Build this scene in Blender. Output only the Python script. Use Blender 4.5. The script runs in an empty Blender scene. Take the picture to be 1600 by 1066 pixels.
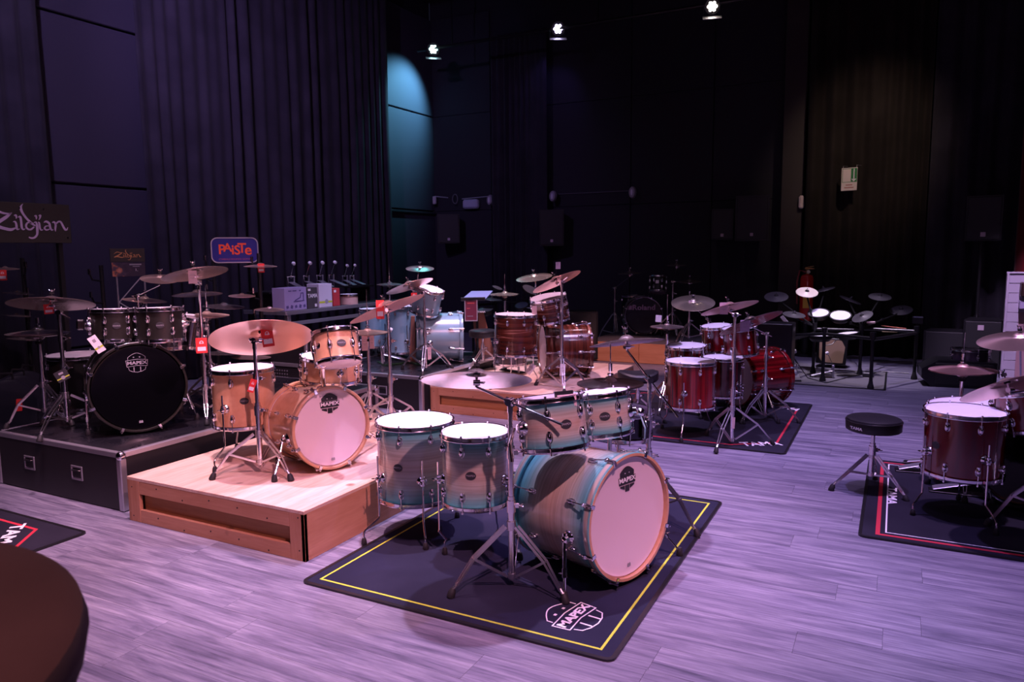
import bpy, math, random
from mathutils import Vector, Matrix, noise
random.seed(7)
PI = math.pi
sc = bpy.context.scene
COL = sc.collection
# ------------------------------------------------------------------ camera
FPX = 1158.0
H = 1.55
YAW = math.radians(27.4)
PITCH = math.radians(6.94)
CAM = Vector((0, 0, H))
FH = Vector((-math.sin(YAW), math.cos(YAW), 0))
RT = Vector((math.cos(YAW), math.sin(YAW), 0))
FW = (FH*math.cos(PITCH) + Vector((0, 0, -math.sin(PITCH)))).normalized()
UP = RT.cross(FW).normalized()
ROLL = math.radians(0.55)
RR = RT*math.cos(ROLL) - UP*math.sin(ROLL); UP = RT*math.sin(ROLL) + UP*math.cos(ROLL)
cam = bpy.data.cameras.new('camera'); co = bpy.data.objects.new('camera', cam)
COL.objects.link(co); sc.camera = co
cam.sensor_width = 36; cam.lens = 36*FPX/1600
co.location = CAM
co.matrix_world = Matrix(((RR.x, UP.x, -FW.x, CAM.x), (RR.y, UP.y, -FW.y, CAM.y), (RR.z, UP.z, -FW.z, CAM.z), (0, 0, 0, 1)))
cam.clip_end = 60; cam.clip_start = 0.05
cam.dof.use_dof = True; cam.dof.focus_distance = 4.3; cam.dof.aperture_fstop = 6.0
# ------------------------------------------------------------------ world and exposure
w = bpy.data.worlds.new('world'); sc.world = w; w.use_nodes = True
w.node_tree.nodes['Background'].inputs[0].default_value = (0.02, 0.02, 0.04, 1)
w.node_tree.nodes['Background'].inputs[1].default_value = 0.3
sc.view_settings.view_transform = 'Standard'; sc.view_settings.look = 'None'
sc.view_settings.exposure = 0.0; sc.view_settings.gamma = 1.0
sc.view_settings.use_curve_mapping = False

def ray(px, py):
    return (RR*((px-800)/FPX) + UP*((533-py)/FPX) + FW)
def P(px, py, d):                    # point on the pixel's ray at distance d along the optical axis
    return CAM + ray(px, py)*d
def PH(px, py, d):                   # the same at horizontal distance d
    r = ray(px, py); return CAM + r*(d/r.dot(FH))
def F(px, py, z=0.0):                # point on the pixel's ray on the level z
    r = ray(px, py); return CAM + r*((z-H)/r.z)
def dep(p):                          # horizontal distance
    return (Vector(p)-CAM).dot(FH)
def nrm(px, py, ang, ratio, top=True):
    v = ray(px, py).normalized(); r = (RR - v*RR.dot(v)).normalized(); u = r.cross(v).normalized()
    a = math.radians(ang); mn = -math.sin(a)*r + math.cos(a)*u
    s = 1 if top else -1
    return (math.sqrt(max(0, 1-ratio*ratio))*mn - s*ratio*v).normalized()
def hd(deg):                         # direction by heading, clockwise from the view direction
    a = math.radians(deg); return RT*math.sin(a) + FH*math.cos(a)
# ------------------------------------------------------------------ lights
def spot(name, loc, tgt, color, watt, deg, blend=0.5, rad=0.06):
    l = bpy.data.lights.new(name, 'SPOT'); o = bpy.data.objects.new(name, l); COL.objects.link(o)
    l.color = color; l.energy = watt; l.spot_size = math.radians(deg); l.spot_blend = blend; l.shadow_soft_size = rad
    loc = Vector(loc); o.location = loc
    o.rotation_euler = (Vector(tgt)-loc).to_track_quat('-Z', 'Y').to_euler()
    return o
def area(name, loc, tgt, color, watt, sx, sy):
    l = bpy.data.lights.new(name, 'AREA'); o = bpy.data.objects.new(name, l); COL.objects.link(o)
    l.color = color; l.energy = watt; l.shape = 'RECTANGLE'; l.size = sx; l.size_y = sy
    loc = Vector(loc); o.location = loc
    o.rotation_euler = (Vector(tgt)-loc).to_track_quat('-Z', 'Y').to_euler()
    return o
def G(px, py, z, h): p = F(px, py, z); return Vector((p.x, p.y, h))
VIO = (0.62, 0.42, 1.0); PINK = (1.0, 0.42, 0.62); LIL = (0.80, 0.55, 1.0); BLU = (0.45, 0.42, 1.0)
def OV(x, y, z=5.3): return RT*x + FH*y + Vector((0, 0, z))       # x metres right, y metres ahead of the camera
spot('spot_front_kit', OV(-.12, 4.65), OV(.10, 3.6, 0), (0.80, 0.58, 1.0), 1200, 46, 0.6)
spot('spot_natural_kit', G(420, 745, 0.27, 5.3)+Vector((0.1, -0.3, 0)), F(440, 720, 0.27), (1.0, 0.56, 0.74), 1250, 44, 0.5)
spot('spot_pink_front', OV(1.3, 0.2), OV(-.7, 4.2, .4), (1.0, 0.42, 0.58), 1550, 50, 0.7)
spot('spot_striped_kit', G(800, 600, 0.26, 5.3)+Vector((0, -.3, 0)), F(820, 590, 0.26), (1.0, 0.55, 0.74), 1050, 40, 0.5)
spot('spot_red_kit', G(1110, 670, 0, 5.3)+Vector((0.2, -.4, 0)), F(1120, 660, 0), (0.68, 0.48, 1.0), 800, 46, 0.7)
spot('spot_right_kit', G(1500, 790, 0, 5.3)+Vector((0.0, -.3, 0)), F(1480, 790, 0), (0.82, 0.50, 1.0), 760, 60, 0.8)
spot('spot_blue_kit', G(690, 570, 0.35, 5.3)+Vector((0.7, 0, 0)), F(660, 560, 0.35), (0.60, 0.56, 1.0), 900, 38, 0.6)
spot('spot_floor_right', G(1250, 800, 0, 5.3), F(1250, 780, 0), (0.46, 0.31, 1.0), 520, 84, 0.9)
spot('spot_floor_front', OV(0.6, 1.2), OV(.7, 2.4, 0), (0.58, 0.33, 1.0), 110, 80, 0.9)
spot('spot_floor_left', OV(-2.4, 2.2), OV(-2.2, 3.0, 0), (0.48, 0.32, 1.0), 100, 74, 0.9)
spot('spot_stage_left', OV(-2.0, 3.2), P(230, 540, 5.3), (1.0, 0.62, 0.85), 620, 56, 0.9)
spot('spot_far_floor', OV(3.4, 7.6), OV(3.6, 8.6, 0), (0.60, 0.46, 1.0), 460, 50, 0.8)
spot('spot_pads', OV(3.6, 8.9), OV(4.1, 9.0, 1.0), (0.92, 0.74, 1.0), 1000, 26, 0.8)
spot('spot_table', OV(-1.2, 6.4), P(510, 460, 8.0), (0.62, 0.48, 1.0), 420, 46, 0.8)
spot('spot_low_platform', OV(2.0, 5.6), P(975, 556, 10.0), (1.0, 0.45, 0.48), 1500, 15, 0.6)
spot('spot_display', OV(4.4, 6.4), P(1610, 560, 9.0), (0.80, 0.56, 1.0), 1400, 24, 0.6)
spot('spot_curtain_left', OV(-3.0, 6.2, 5.4), P(520, 270, 11.5), (0.50, 0.32, 0.90), 420, 80, 1.0)
spot('spot_wall_left', OV(-3.2, 4.6, 5.4), P(150, 200, 9.0), (0.56, 0.38, 0.92), 480, 80, 1.0)
spot('spot_teal', Vector((-7.10, 11.55, 4.85)), Vector((-8.0, 11.2, 4.15)), (0.20, 0.66, 0.92), 420, 92, 0.8, 0.04)
spot('spot_teal_low', P(672, 84, 12.2), P(668, 420, 9.0), (0.10, 0.75, 0.9), 60, 30, 0.6, 0.04)
spot('spot_violet_curtain', P(872, 52, 12.0), P(850, 200, 13.0), (0.30, 0.22, 1.0), 9, 80, 0.8, 0.04)
spot('spot_warm_back', OV(4.0, 7.0, 5.3), P(1335, 285, 11.0), (1.0, 0.72, 0.56), 300, 34, 1.0, 0.04)
for i_, (x_, y_) in enumerate(((-3.0, 3.6), (-1.4, 2.0), (0.6, 3.2), (2.6, 3.4), (-1.8, 6.4), (0.9, 6.0), (3.4, 6.0), (-4.2, 5.6), (1.6, 9.0))):
    spot('fill_spot', OV(x_, y_, 5.5), OV(x_*.9, y_+.3, 0), ((1.0, .62, .85), (.7, .6, 1.0))[i_ % 2], 24, 140, 1.0, 0.09)  # unseen lamps added for sparkle on the chrome and a weak fill
spot('fill_spot', OV(-.5, -.6, 5.0), OV(-.95, .9, 1.0), (1.0, .60, .6), 420, 42, 1.0, 0.09)  # unseen lamp added only to brighten the cloth of the near table
area('fill_area', (3.0, -3.0, 4.2), (-0.5, 4.5, 0.3), (0.85, 0.50, 0.95), 16, 3.0, 1.0)  # added soft fill from behind the camera, no fixture stands there

# ------------------------------------------------------------------ mesh builder
class B:
    def __init__(s): s.v = []; s.f = []
    def add(s, vs, fs):
        o = len(s.v); s.v += [Vector(v) for v in vs]; s.f += [tuple(i+o for i in f) for f in fs]; return s
    def box(s, c, d, R=None, b=0.0):
        c = Vector(c); hx, hy, hz = d[0]/2, d[1]/2, d[2]/2
        b = min(b, hx*.9, hy*.9, hz*.9)
        if b <= 0:
            vs = [Vector((x*hx, y*hy, z*hz)) for x in (-1, 1) for y in (-1, 1) for z in (-1, 1)]
            fs = [(0, 1, 3, 2), (4, 6, 7, 5), (0, 4, 5, 1), (2, 3, 7, 6), (0, 2, 6, 4), (1, 5, 7, 3)]
        else:
            vs = []; idx = {}
            for x in (-1, 1):
                for y in (-1, 1):
                    for z in (-1, 1):
                        idx[(x, y, z)] = len(vs)
                        vs += [Vector((x*hx, y*(hy-b), z*(hz-b))), Vector((x*(hx-b), y*hy, z*(hz-b))), Vector((x*(hx-b), y*(hy-b), z*hz))]
            fs = []
            def cyc(a): return a
            for x in (-1, 1):
                q = [idx[(x, -1, -1)], idx[(x, 1, -1)], idx[(x, 1, 1)], idx[(x, -1, 1)]]; fs.append(tuple(q if x > 0 else q[::-1]))
            for y in (-1, 1):
                q = [idx[(-1, y, -1)]+1, idx[(1, y, -1)]+1, idx[(1, y, 1)]+1, idx[(-1, y, 1)]+1]; fs.append(tuple(q[::-1] if y > 0 else q))
            for z in (-1, 1):
                q = [idx[(-1, -1, z)]+2, idx[(1, -1, z)]+2, idx[(1, 1, z)]+2, idx[(-1, 1, z)]+2]; fs.append(tuple(q if z > 0 else q[::-1]))
            for y in (-1, 1):
                for z in (-1, 1):
                    a, c2 = idx[(-1, y, z)], idx[(1, y, z)]; q = (a+1, c2+1, c2+2, a+2); fs.append(q if y*z < 0 else q[::-1])
            for x in (-1, 1):
                for z in (-1, 1):
                    a, c2 = idx[(x, -1, z)], idx[(x, 1, z)]; q = (a, c2, c2+2, a+2); fs.append(q if x*z > 0 else q[::-1])
            for x in (-1, 1):
                for y in (-1, 1):
                    a, c2 = idx[(x, y, -1)], idx[(x, y, 1)]; q = (a, a+1, c2+1, c2); fs.append(q if x*y > 0 else q[::-1])
            for k, a in idx.items():
                q = (a, a+1, a+2); fs.append(q if k[0]*k[1]*k[2] > 0 else q[::-1])
        if R is not None: vs = [R @ v for v in vs]
        return s.add([v+c for v in vs], fs)
    def cyl(s, a, b, r, r2=None, n=10, caps=True):
        a = Vector(a); b = Vector(b); r2 = r if r2 is None else r2
        z = (b-a).normalized(); x = z.orthogonal().normalized(); y = z.cross(x)
        vs = [a+(x*math.cos(2*PI*i/n)+y*math.sin(2*PI*i/n))*r for i in range(n)]
        vs += [b+(x*math.cos(2*PI*i/n)+y*math.sin(2*PI*i/n))*r2 for i in range(n)]
        fs = [(i, (i+1) % n, n+(i+1) % n, n+i) for i in range(n)]
        if caps: fs += [tuple(range(n))[::-1], tuple(range(n, 2*n))]
        return s.add(vs, fs)
    def tube(s, pts, r, n=8, flat=None):
        pts = [Vector(p) for p in pts]; m = len(pts)
        rr = r if isinstance(r, (list, tuple)) else [r]*m
        t0 = (pts[1]-pts[0]).normalized(); x = t0.orthogonal().normalized()
        vs = []
        for i, p in enumerate(pts):
            t = (pts[min(i+1, m-1)]-pts[max(i-1, 0)]).normalized()
            x = (x-t*x.dot(t)).normalized(); y = t.cross(x)
            vs += [p+(x*math.cos(2*PI*k/n)+y*math.sin(2*PI*k/n))*rr[i] for k in range(n)]
        fs = [(i*n+k, i*n+(k+1) % n, (i+1)*n+(k+1) % n, (i+1)*n+k) for i in range(m-1) for k in range(n)]
        fs += [tuple(range(n))[::-1], tuple(range((m-1)*n, m*n))]
        return s.add(vs, fs)
    def bar(s, a, b, wd, th, side=None):          # flat bar from a to b, wd wide along `side`
        a = Vector(a); b = Vector(b); z = (b-a).normalized()
        side = Vector(side) if side is not None else Vector((0, 0, 1)).cross(z)
        if side.length < 1e-4: side = Vector((1, 0, 0))
        side = (side-z*side.dot(z)).normalized(); t = z.cross(side)
        vs = [p+side*(sx*wd/2)+t*(st*th/2) for p in (a, b) for sx, st in ((-1, -1), (1, -1), (1, 1), (-1, 1))]
        return s.add(vs, [(0, 1, 5, 4), (1, 2, 6, 5), (2, 3, 7, 6), (3, 0, 4, 7), (3, 2, 1, 0), (4, 5, 6, 7)])
    def lathe(s, prof, n=32, M=None, loop=False):
        vs = []; m = len(prof)
        for r, z in prof:
            if r < 1e-6: vs.append([Vector((0, 0, z))])
            else: vs.append([Vector((r*math.cos(2*PI*i/n), r*math.sin(2*PI*i/n), z)) for i in range(n)])
        fl = []; off = []
        for q in vs: off.append(len(fl)); fl += q
        fs = []
        for j in range(m if loop else m-1):
            a, b = j, (j+1) % m
            la, lb = len(vs[a]), len(vs[b])
            for i in range(n):
                k = (i+1) % n
                if la == 1 and lb == 1: continue
                if la == 1: fs.append((off[a], off[b]+k, off[b]+i))
                elif lb == 1: fs.append((off[a]+i, off[a]+k, off[b]))
                else: fs.append((off[a]+i, off[a]+k, off[b]+k, off[b]+i))
        if M is not None: fl = [M @ v for v in fl]
        return s.add(fl, fs)
    def prism(s, pts, z0, z1, M=None):
        n = len(pts)
        vs = [Vector((p[0], p[1], z0)) for p in pts]+[Vector((p[0], p[1], z1)) for p in pts]
        if M is not None: vs = [M @ v for v in vs]
        return s.add(vs, [tuple(range(n))[::-1], tuple(range(n, 2*n))]+[(i, (i+1) % n, n+(i+1) % n, n+i) for i in range(n)])
    def strip(s, pts, wd, z0=0, z1=0.001, closed=False, M=None):
        n = len(pts); pts = [Vector((p[0], p[1])) for p in pts]; L = []; R_ = []
        for i, p in enumerate(pts):
            if closed or 0 < i < n-1:
                a = (p-pts[i-1]).normalized(); b = (pts[(i+1) % n]-p).normalized()
            elif i == 0: a = b = (pts[1]-p).normalized()
            else: a = b = (p-pts[i-1]).normalized()
            t = a+b
            t = t.normalized() if t.length > 1e-3 else a
            nn = Vector((-t.y, t.x)); k = wd/2/max(.35, nn.dot(Vector((-a.y, a.x))))
            L.append(p+nn*k); R_.append(p-nn*k)
        rg = range(n if closed else n-1)
        for i in rg:
            j = (i+1) % n
            s.prism([R_[i], R_[j], L[j], L[i]], z0, z1, M)
        return s
    def sph(s, c, r, n=10, sc_=(1, 1, 1), M=None):
        prof = [(math.sin(PI*i/(n//2+1)), -math.cos(PI*i/(n//2+1))) for i in range(n//2+2)]
        prof[0] = (0, -1); prof[-1] = (0, 1)
        q = B().lathe(prof, n)
        vs = [Vector((v.x*r*sc_[0], v.y*r*sc_[1], v.z*r*sc_[2])) for v in q.v]
        if M is not None: vs = [M @ v for v in vs]
        return s.add([v+Vector(c) for v in vs], q.f)
    def mesh(s, name, ang=35):
        me = bpy.data.meshes.new(name); me.from_pydata([tuple(v) for v in s.v], [], s.f); me.update()
        for p in me.polygons: p.use_smooth = True
        me.set_sharp_from_angle(angle=math.radians(ang))
        return me
I4 = Matrix.Identity(4)
WM = {}
KIT = [None]
def tag(o, label, cat=None, group=None, kind=None):
    if group is None and KIT[0] and cat in ('drum', 'cymbal', 'stand', 'tag'):
        group = {'drum': 'drums', 'cymbal': 'cymbals', 'stand': 'stands', 'tag': 'cards and price tags'}[cat]+' of the '+KIT[0]
    if label: o['label'] = label
    if cat: o['category'] = cat
    if group: o['group'] = group
    if kind: o['kind'] = kind
    return o
def link(o, parent, M):
    COL.objects.link(o)
    if parent is not None:
        o.parent = parent; o.matrix_local = WM[parent.name].inverted() @ M
    else: o.matrix_local = M
    WM[o.name] = M.copy()
    return o
def thing(name, label, cat, loc, group=None, rz=0.0):
    o = bpy.data.objects.new(name, None); o.empty_display_size = .05
    link(o, None, Matrix.Translation(Vector(loc)) @ Matrix.Rotation(rz, 4, 'Z'))
    return tag(o, label, cat, group)
def part(name, b, mat, parent=None, M=I4, world=True, label=None):
    """b is in world coordinates (world=True, re-based on M) or already in M's frame."""
    if isinstance(b, B):
        if world:
            if parent is not None and M is I4: M = WM[parent.name]
            if M is not I4:
                Mi = M.inverted(); b.v = [Mi @ v for v in b.v]
        me = b.mesh(name)
        me.materials.append(mat)
    else: me = b
    o = bpy.data.objects.new(name, me); link(o, parent, M)
    if label: o['label'] = label
    return o
def solo(name, b, mat, label, cat, loc=None, group=None, kind=None):
    M = Matrix.Translation(Vector(loc)) if loc is not None else I4
    return tag(part(name, b, mat, None, M), label, cat, group, kind)
def frame(c, z, y=None):
    z = Vector(z).normalized(); y = Vector(y) if y is not None else Vector((0, 0, 1))
    if abs(z.dot(y.normalized())) > .995: y = Vector((0, 1, 0))
    y = (y-z*y.dot(z)).normalized(); x = y.cross(z)
    c = Vector(c)
    return Matrix(((x.x, y.x, z.x, c.x), (x.y, y.y, z.y, c.y), (x.z, y.z, z.z, c.z), (0, 0, 0, 1)))
def T(x, y, z): return Matrix.Translation((x, y, z))
def RX(a): return Matrix.Rotation(math.radians(a), 4, 'X')
def RY(a): return Matrix.Rotation(math.radians(a), 4, 'Y')
def RZ(a): return Matrix.Rotation(math.radians(a), 4, 'Z')
# ------------------------------------------------------------------ materials
def mat(name, color=(.5, .5, .5), rough=.5, metal=0.0, coat=0.0, spec=None, emit=None, es=0.0, aniso=0.0, sheen=0.0, alpha=None):
    m = bpy.data.materials.new(name); m.use_nodes = True
    p = m.node_tree.nodes['Principled BSDF']
    p.inputs['Base Color'].default_value = (*color, 1); p.inputs['Roughness'].default_value = rough
    p.inputs['Metallic'].default_value = metal; p.inputs['Coat Weight'].default_value = coat
    p.inputs['Coat Roughness'].default_value = .06
    if spec is not None: p.inputs['Specular IOR Level'].default_value = spec
    if emit: p.inputs['Emission Color'].default_value = (*emit, 1); p.inputs['Emission Strength'].default_value = es
    if sheen: p.inputs['Sheen Weight'].default_value = sheen
    if aniso: p.inputs['Anisotropic'].default_value = aniso
    return m
class NT:
    def __init__(s, m): s.m = m; s.t = m.node_tree; s.p = s.t.nodes['Principled BSDF']
    def n(s, typ, **kw):
        nd = s.t.nodes.new(typ)
        for k, v in kw.items():
            if k.startswith('_'): setattr(nd, k[1:], v)
            else: nd.inputs[k.replace('__', ' ')].default_value = v
        return nd
    def l(s, a, b): s.t.links.new(a, b)
    def coord(s, kind='Object', scale=(1, 1, 1), rot=(0, 0, 0)):
        tc = s.n('ShaderNodeTexCoord'); mp = s.n('ShaderNodeMapping')
        mp.inputs['Scale'].default_value = scale; mp.inputs['Rotation'].default_value = rot
        s.l(tc.outputs[kind], mp.inputs[0]); return mp.outputs[0]
    def ramp(s, fac, stops, interp='LINEAR'):
        r = s.n('ShaderNodeValToRGB'); cr = r.color_ramp; cr.interpolation = interp
        while len(cr.elements) < len(stops): cr.elements.new(.5)
        for e, (p, c) in zip(cr.elements, stops): e.position = p; e.color = (*c, 1) if len(c) == 3 else c
        s.l(fac, r.inputs[0]); return r.outputs[0]
    def mix(s, fac, a, b, mode='MIX'):
        m = s.n('ShaderNodeMix', _data_type='RGBA', _blend_type=mode)
        for sock, val in ((m.inputs['Factor'], fac), (m.inputs[6], a), (m.inputs[7], b)):
            if hasattr(val, 'links') or hasattr(val, 'is_output'): s.l(val, sock)
            else: sock.default_value = val if not isinstance(val, tuple) or len(val) == 4 else (*val, 1)
        return m.outputs[2]
    def bump(s, hgt, strength=.2, dist=.01):
        b = s.n('ShaderNodeBump'); b.inputs['Strength'].default_value = strength; b.inputs['Distance'].default_value = dist
        s.l(hgt, b.inputs['Height']); s.l(b.outputs[0], s.p.inputs['Normal'])
CHR = mat('chrome', (.80, .78, .82), .08, 1.0)
q = NT(CHR); nz = q.n('ShaderNodeTexNoise', Scale=60.0); q.l(q.coord('Object'), nz.inputs[0]); q.l(q.ramp(nz.outputs[0], [(.3, (.10,)*3), (.7, (.19,)*3)]), q.p.inputs['Roughness'])
CHRD = mat('dark_chrome', (.22, .21, .24), .2, 1.0)
BLKM = mat('black_metal', (.012, .012, .014), .38, .2)
RUB = mat('black_rubber', (.014, .013, .016), .65)
BLKP = mat('black_plastic', (.010, .010, .012), .35)
FELT = mat('black_felt', (.01, .01, .012), .95)
ALU = mat('aluminium', (.55, .54, .60), .38, .85)
def fabric(name, color, sc_=400, sheen=.0, dirt=0):
    m = mat(name, color, .92, sheen=sheen, spec=.2); q = NT(m)
    n1 = q.n('ShaderNodeTexNoise', Scale=float(sc_)); q.l(q.coord('Object'), n1.inputs[0]); q.bump(n1.outputs[0], .3, .002)
    n2 = q.n('ShaderNodeTexNoise', Scale=2.5, Detail=5.0); q.l(q.coord('Object'), n2.inputs[0])
    q.l(q.mix(q.ramp(n2.outputs[0], [(.35, (0,)*3), (.7, (1,)*3)]), color, tuple(min(1, c*1.5+.003) for c in color)), q.p.inputs['Base Color'])
    return m
RUG = fabric('rug_pile', (.011, .012, .028), 350)
RUG2 = fabric('rug_pile_dark', (.011, .010, .019), 350)
CURT = fabric('black_curtain', (.020, .018, .026), 200, .05)
CURTB = fabric('brown_black_curtain', (.012, .009, .008), 200, .03)
CURTR = fabric('dark_red_curtain', (.12, .006, .010), 200, .1)
CLOTH = fabric('brown_cloth', (.055, .020, .016), 500, .05)
WALL = mat('black_wall_paint', (.014, .013, .022), .8)
q = NT(WALL); nz = q.n('ShaderNodeTexNoise', Scale=90.0); q.l(q.coord('Object'), nz.inputs[0]); q.bump(nz.outputs[0], .15, .002)
PANEL = mat('acoustic_panel', (.034, .030, .052), .85)
q = NT(PANEL); nz = q.n('ShaderNodeTexNoise', Scale=220.0); q.l(q.coord('Object'), nz.inputs[0]); q.bump(nz.outputs[0], .25, .002)
CEIL = mat('black_ceiling', (.010, .010, .012), .9)
def woodmat(name, c1, c2, c3, rough=.5, axis=0, coat=0, gs=1.0, coord='Object'):
    m = mat(name, c1, rough, coat=coat); q = NT(m)
    s = [9.0*gs, 9.0*gs, 9.0*gs]; s[axis] = .9*gs
    cc = q.coord(coord, tuple(s))
    n1 = q.n('ShaderNodeTexNoise', Scale=1.6, Detail=6.0, Roughness=.62, Distortion=.6); q.l(cc, n1.inputs[0])
    n2 = q.n('ShaderNodeTexNoise', Scale=9.0, Detail=4.0); q.l(cc, n2.inputs[0])
    col = q.ramp(n1.outputs[0], [(.30, c2), (.5, c1), (.72, c3)])
    col = q.mix(.25, col, q.ramp(n2.outputs[0], [(.35, c2), (.65, c3)]))
    vo = q.n('ShaderNodeTexVoronoi', Scale=2.6); q.l(q.coord(coord, (1.2, 1.2, 1.2)), vo.inputs[0])
    kn = q.ramp(vo.outputs['Distance'], [(.0, (1, 1, 1)), (.055, (.7, .7, .7)), (.10, (0, 0, 0))])
    col = q.mix(kn, col, tuple(c*.35 for c in c2))
    q.l(col, q.p.inputs['Base Color']); q.bump(n2.outputs[0], .08, .003)
    return m
PLY = woodmat('plywood_top', (.68, .47, .36), (.52, .31, .20), (.80, .60, .47), .5, 1)
PINEX = woodmat('pine_board_x', (.50, .235, .13), (.42, .18, .09), (.58, .29, .17), .55, 0)
PINEY = woodmat('pine_board_y', (.50, .235, .13), (.42, .18, .09), (.58, .29, .17), .55, 1)
PINEZ = woodmat('pine_board_z', (.50, .235, .13), (.42, .18, .09), (.58, .29, .17), .55, 2)
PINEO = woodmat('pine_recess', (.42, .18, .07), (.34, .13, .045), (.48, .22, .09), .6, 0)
MAPLE = woodmat('maple_shell', (.64, .34, .19), (.57, .28, .15), (.70, .40, .24), .25, 0, .6, .5)
HOOPW = woodmat('maple_hoop', (.56, .31, .18), (.48, .25, .14), (.62, .37, .22), .3, 0, .5, .7)
def shellmat(name, base, stripes):
    """stripes: function adding a colour; every shell's own Z runs along its axis"""
    m = mat(name, base, .22, coat=.8); q = NT(m); q.l(stripes(q), q.p.inputs['Base Color']); return m
def burst(q):
    sep = q.n('ShaderNodeSeparateXYZ'); q.l(q.coord('Generated'), sep.inputs[0])
    g = q.ramp(sep.outputs[2], [(.0, (.07, .36, .40)), (.11, (.14, .36, .37)), (.28, (.38, .39, .34)), (.5, (.45, .34, .27)), (.72, (.38, .39, .34)), (.89, (.14, .36, .37)), (1.0, (.07, .36, .40))])
    n1 = q.n('ShaderNodeTexNoise', Scale=2.0, Detail=5.0, Distortion=.5); q.l(q.coord('Object', (1.2, 1.2, 55)), n1.inputs[0])
    return q.mix(1.0, g, q.ramp(n1.outputs[0], [(.3, (.72, .70, .68)), (.6, (1.0, 1.0, 1.0))]), 'MULTIPLY')
BURST = shellmat('teal_burst_shell', (.4, .4, .3), burst)
def redst(q):
    n1 = q.n('ShaderNodeTexNoise', Scale=1.0, Detail=3.0); q.l(q.coord('Object', (26, 26, .8)), n1.inputs[0])
    return q.ramp(n1.outputs[0], [(.32, (.040, .001, .002)), (.5, (.12, .003, .005)), (.62, (.26, .006, .010)), (.7, (.07, .002, .003))])
REDST = shellmat('red_striped_lacquer', (.3, .01, .01), redst)
RED = mat('dark_red_lacquer', (.20, .006, .008), .2, coat=.9)
q = NT(RED); nz = q.n('ShaderNodeTexNoise', Scale=1.0, Detail=2.0); q.l(q.coord('Object', (12, 12, 1)), nz.inputs[0]); q.l(q.ramp(nz.outputs[0], [(.35, (.085, .002, .003)), (.65, (.19, .004, .005))]), q.p.inputs['Base Color'])
def rosew(q):
    n1 = q.n('ShaderNodeTexNoise', Scale=1.0, Detail=4.0, Distortion=.4); q.l(q.coord('Object', (1.0, 1.0, 20)), n1.inputs[0])
    return q.ramp(n1.outputs[0], [(.30, (.018, .005, .003)), (.46, (.075, .018, .010)), (.56, (.13, .032, .018)), (.595, (.42, .20, .14)), (.62, (.11, .028, .015)), (.70, (.03, .008, .005))])
ROSE = shellmat('striped_rosewood_shell', (.2, .06, .03), rosew)
LBLUE = mat('ice_blue_lacquer', (.20, .34, .42), .25, coat=.7)
BLKSH = mat('matt_black_shell', (.010, .009, .007), .42, coat=.15)
HEADW = mat('white_coated_head', (.86, .84, .88), .55)
q = NT(HEADW); nz = q.n('ShaderNodeTexNoise', Scale=300.0); q.l(q.coord('Object'), nz.inputs[0]); q.bump(nz.outputs[0], .12, .001)
HEADC = mat('frosted_head', (.60, .55, .60), .35)
HEADP = mat('smooth_white_head', (.72, .60, .64), .32, coat=.2)
HEADB = mat('black_head', (.002, .002, .003), .12, spec=.15)
def cymmat(name, c1, c2, rough=.22):
    m = mat(name, c1, rough, .88, aniso=.7); q = NT(m)
    tg = q.n('ShaderNodeTangent', _direction_type='RADIAL', _axis='Z'); q.l(tg.outputs[0], q.p.inputs['Tangent'])
    sep = q.n('ShaderNodeSeparateXYZ'); q.l(q.coord('Object'), sep.inputs[0])
    cb = q.n('ShaderNodeCombineXYZ'); q.l(sep.outputs[0], cb.inputs[0]); q.l(sep.outputs[1], cb.inputs[1])
    ln = q.n('ShaderNodeVectorMath', _operation='LENGTH'); q.l(cb.outputs[0], ln.inputs[0])
    n0 = q.n('ShaderNodeTexNoise', _noise_dimensions='1D', Scale=420.0, Detail=3.0); q.l(ln.outputs['Value'], n0.inputs['W'])
    q.l(q.ramp(n0.outputs[0], [(.3, c2), (.7, c1)]), q.p.inputs['Base Color']); q.bump(n0.outputs[0], .12, .001)
    return m
BRZ = cymmat('bronze_cymbal', (.88, .66, .56), (.74, .54, .46), .30)
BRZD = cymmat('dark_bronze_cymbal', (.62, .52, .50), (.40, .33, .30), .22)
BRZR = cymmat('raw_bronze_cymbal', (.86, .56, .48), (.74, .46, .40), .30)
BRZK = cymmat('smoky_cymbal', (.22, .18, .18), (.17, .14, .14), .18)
BRZB = cymmat('brilliant_cymbal', (.90, .82, .64), (.80, .70, .54), .20)
SEAT = mat('black_vinyl', (.016, .016, .020), .4)
q = NT(SEAT); nz = q.n('ShaderNodeTexVoronoi', Scale=300.0); q.l(q.coord('Object'), nz.inputs[0]); q.bump(nz.outputs[0], .2, .001)
YEL = mat('yellow_line', (.50, .58, .04), .8); REDL = mat('red_line', (.50, .016, .04), .8); WHL = mat('white_print', (.80, .78, .82), .7)
REDT = mat('red_card', (.72, .03, .03), .6); PNKT = mat('pale_card', (.62, .46, .50), .65); WHT = mat('white_card', (.78, .76, .80), .6)
GRYP = mat('grey_print', (.30, .29, .33), .6); DKP = mat('dark_print', (.02, .02, .025), .5)
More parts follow.
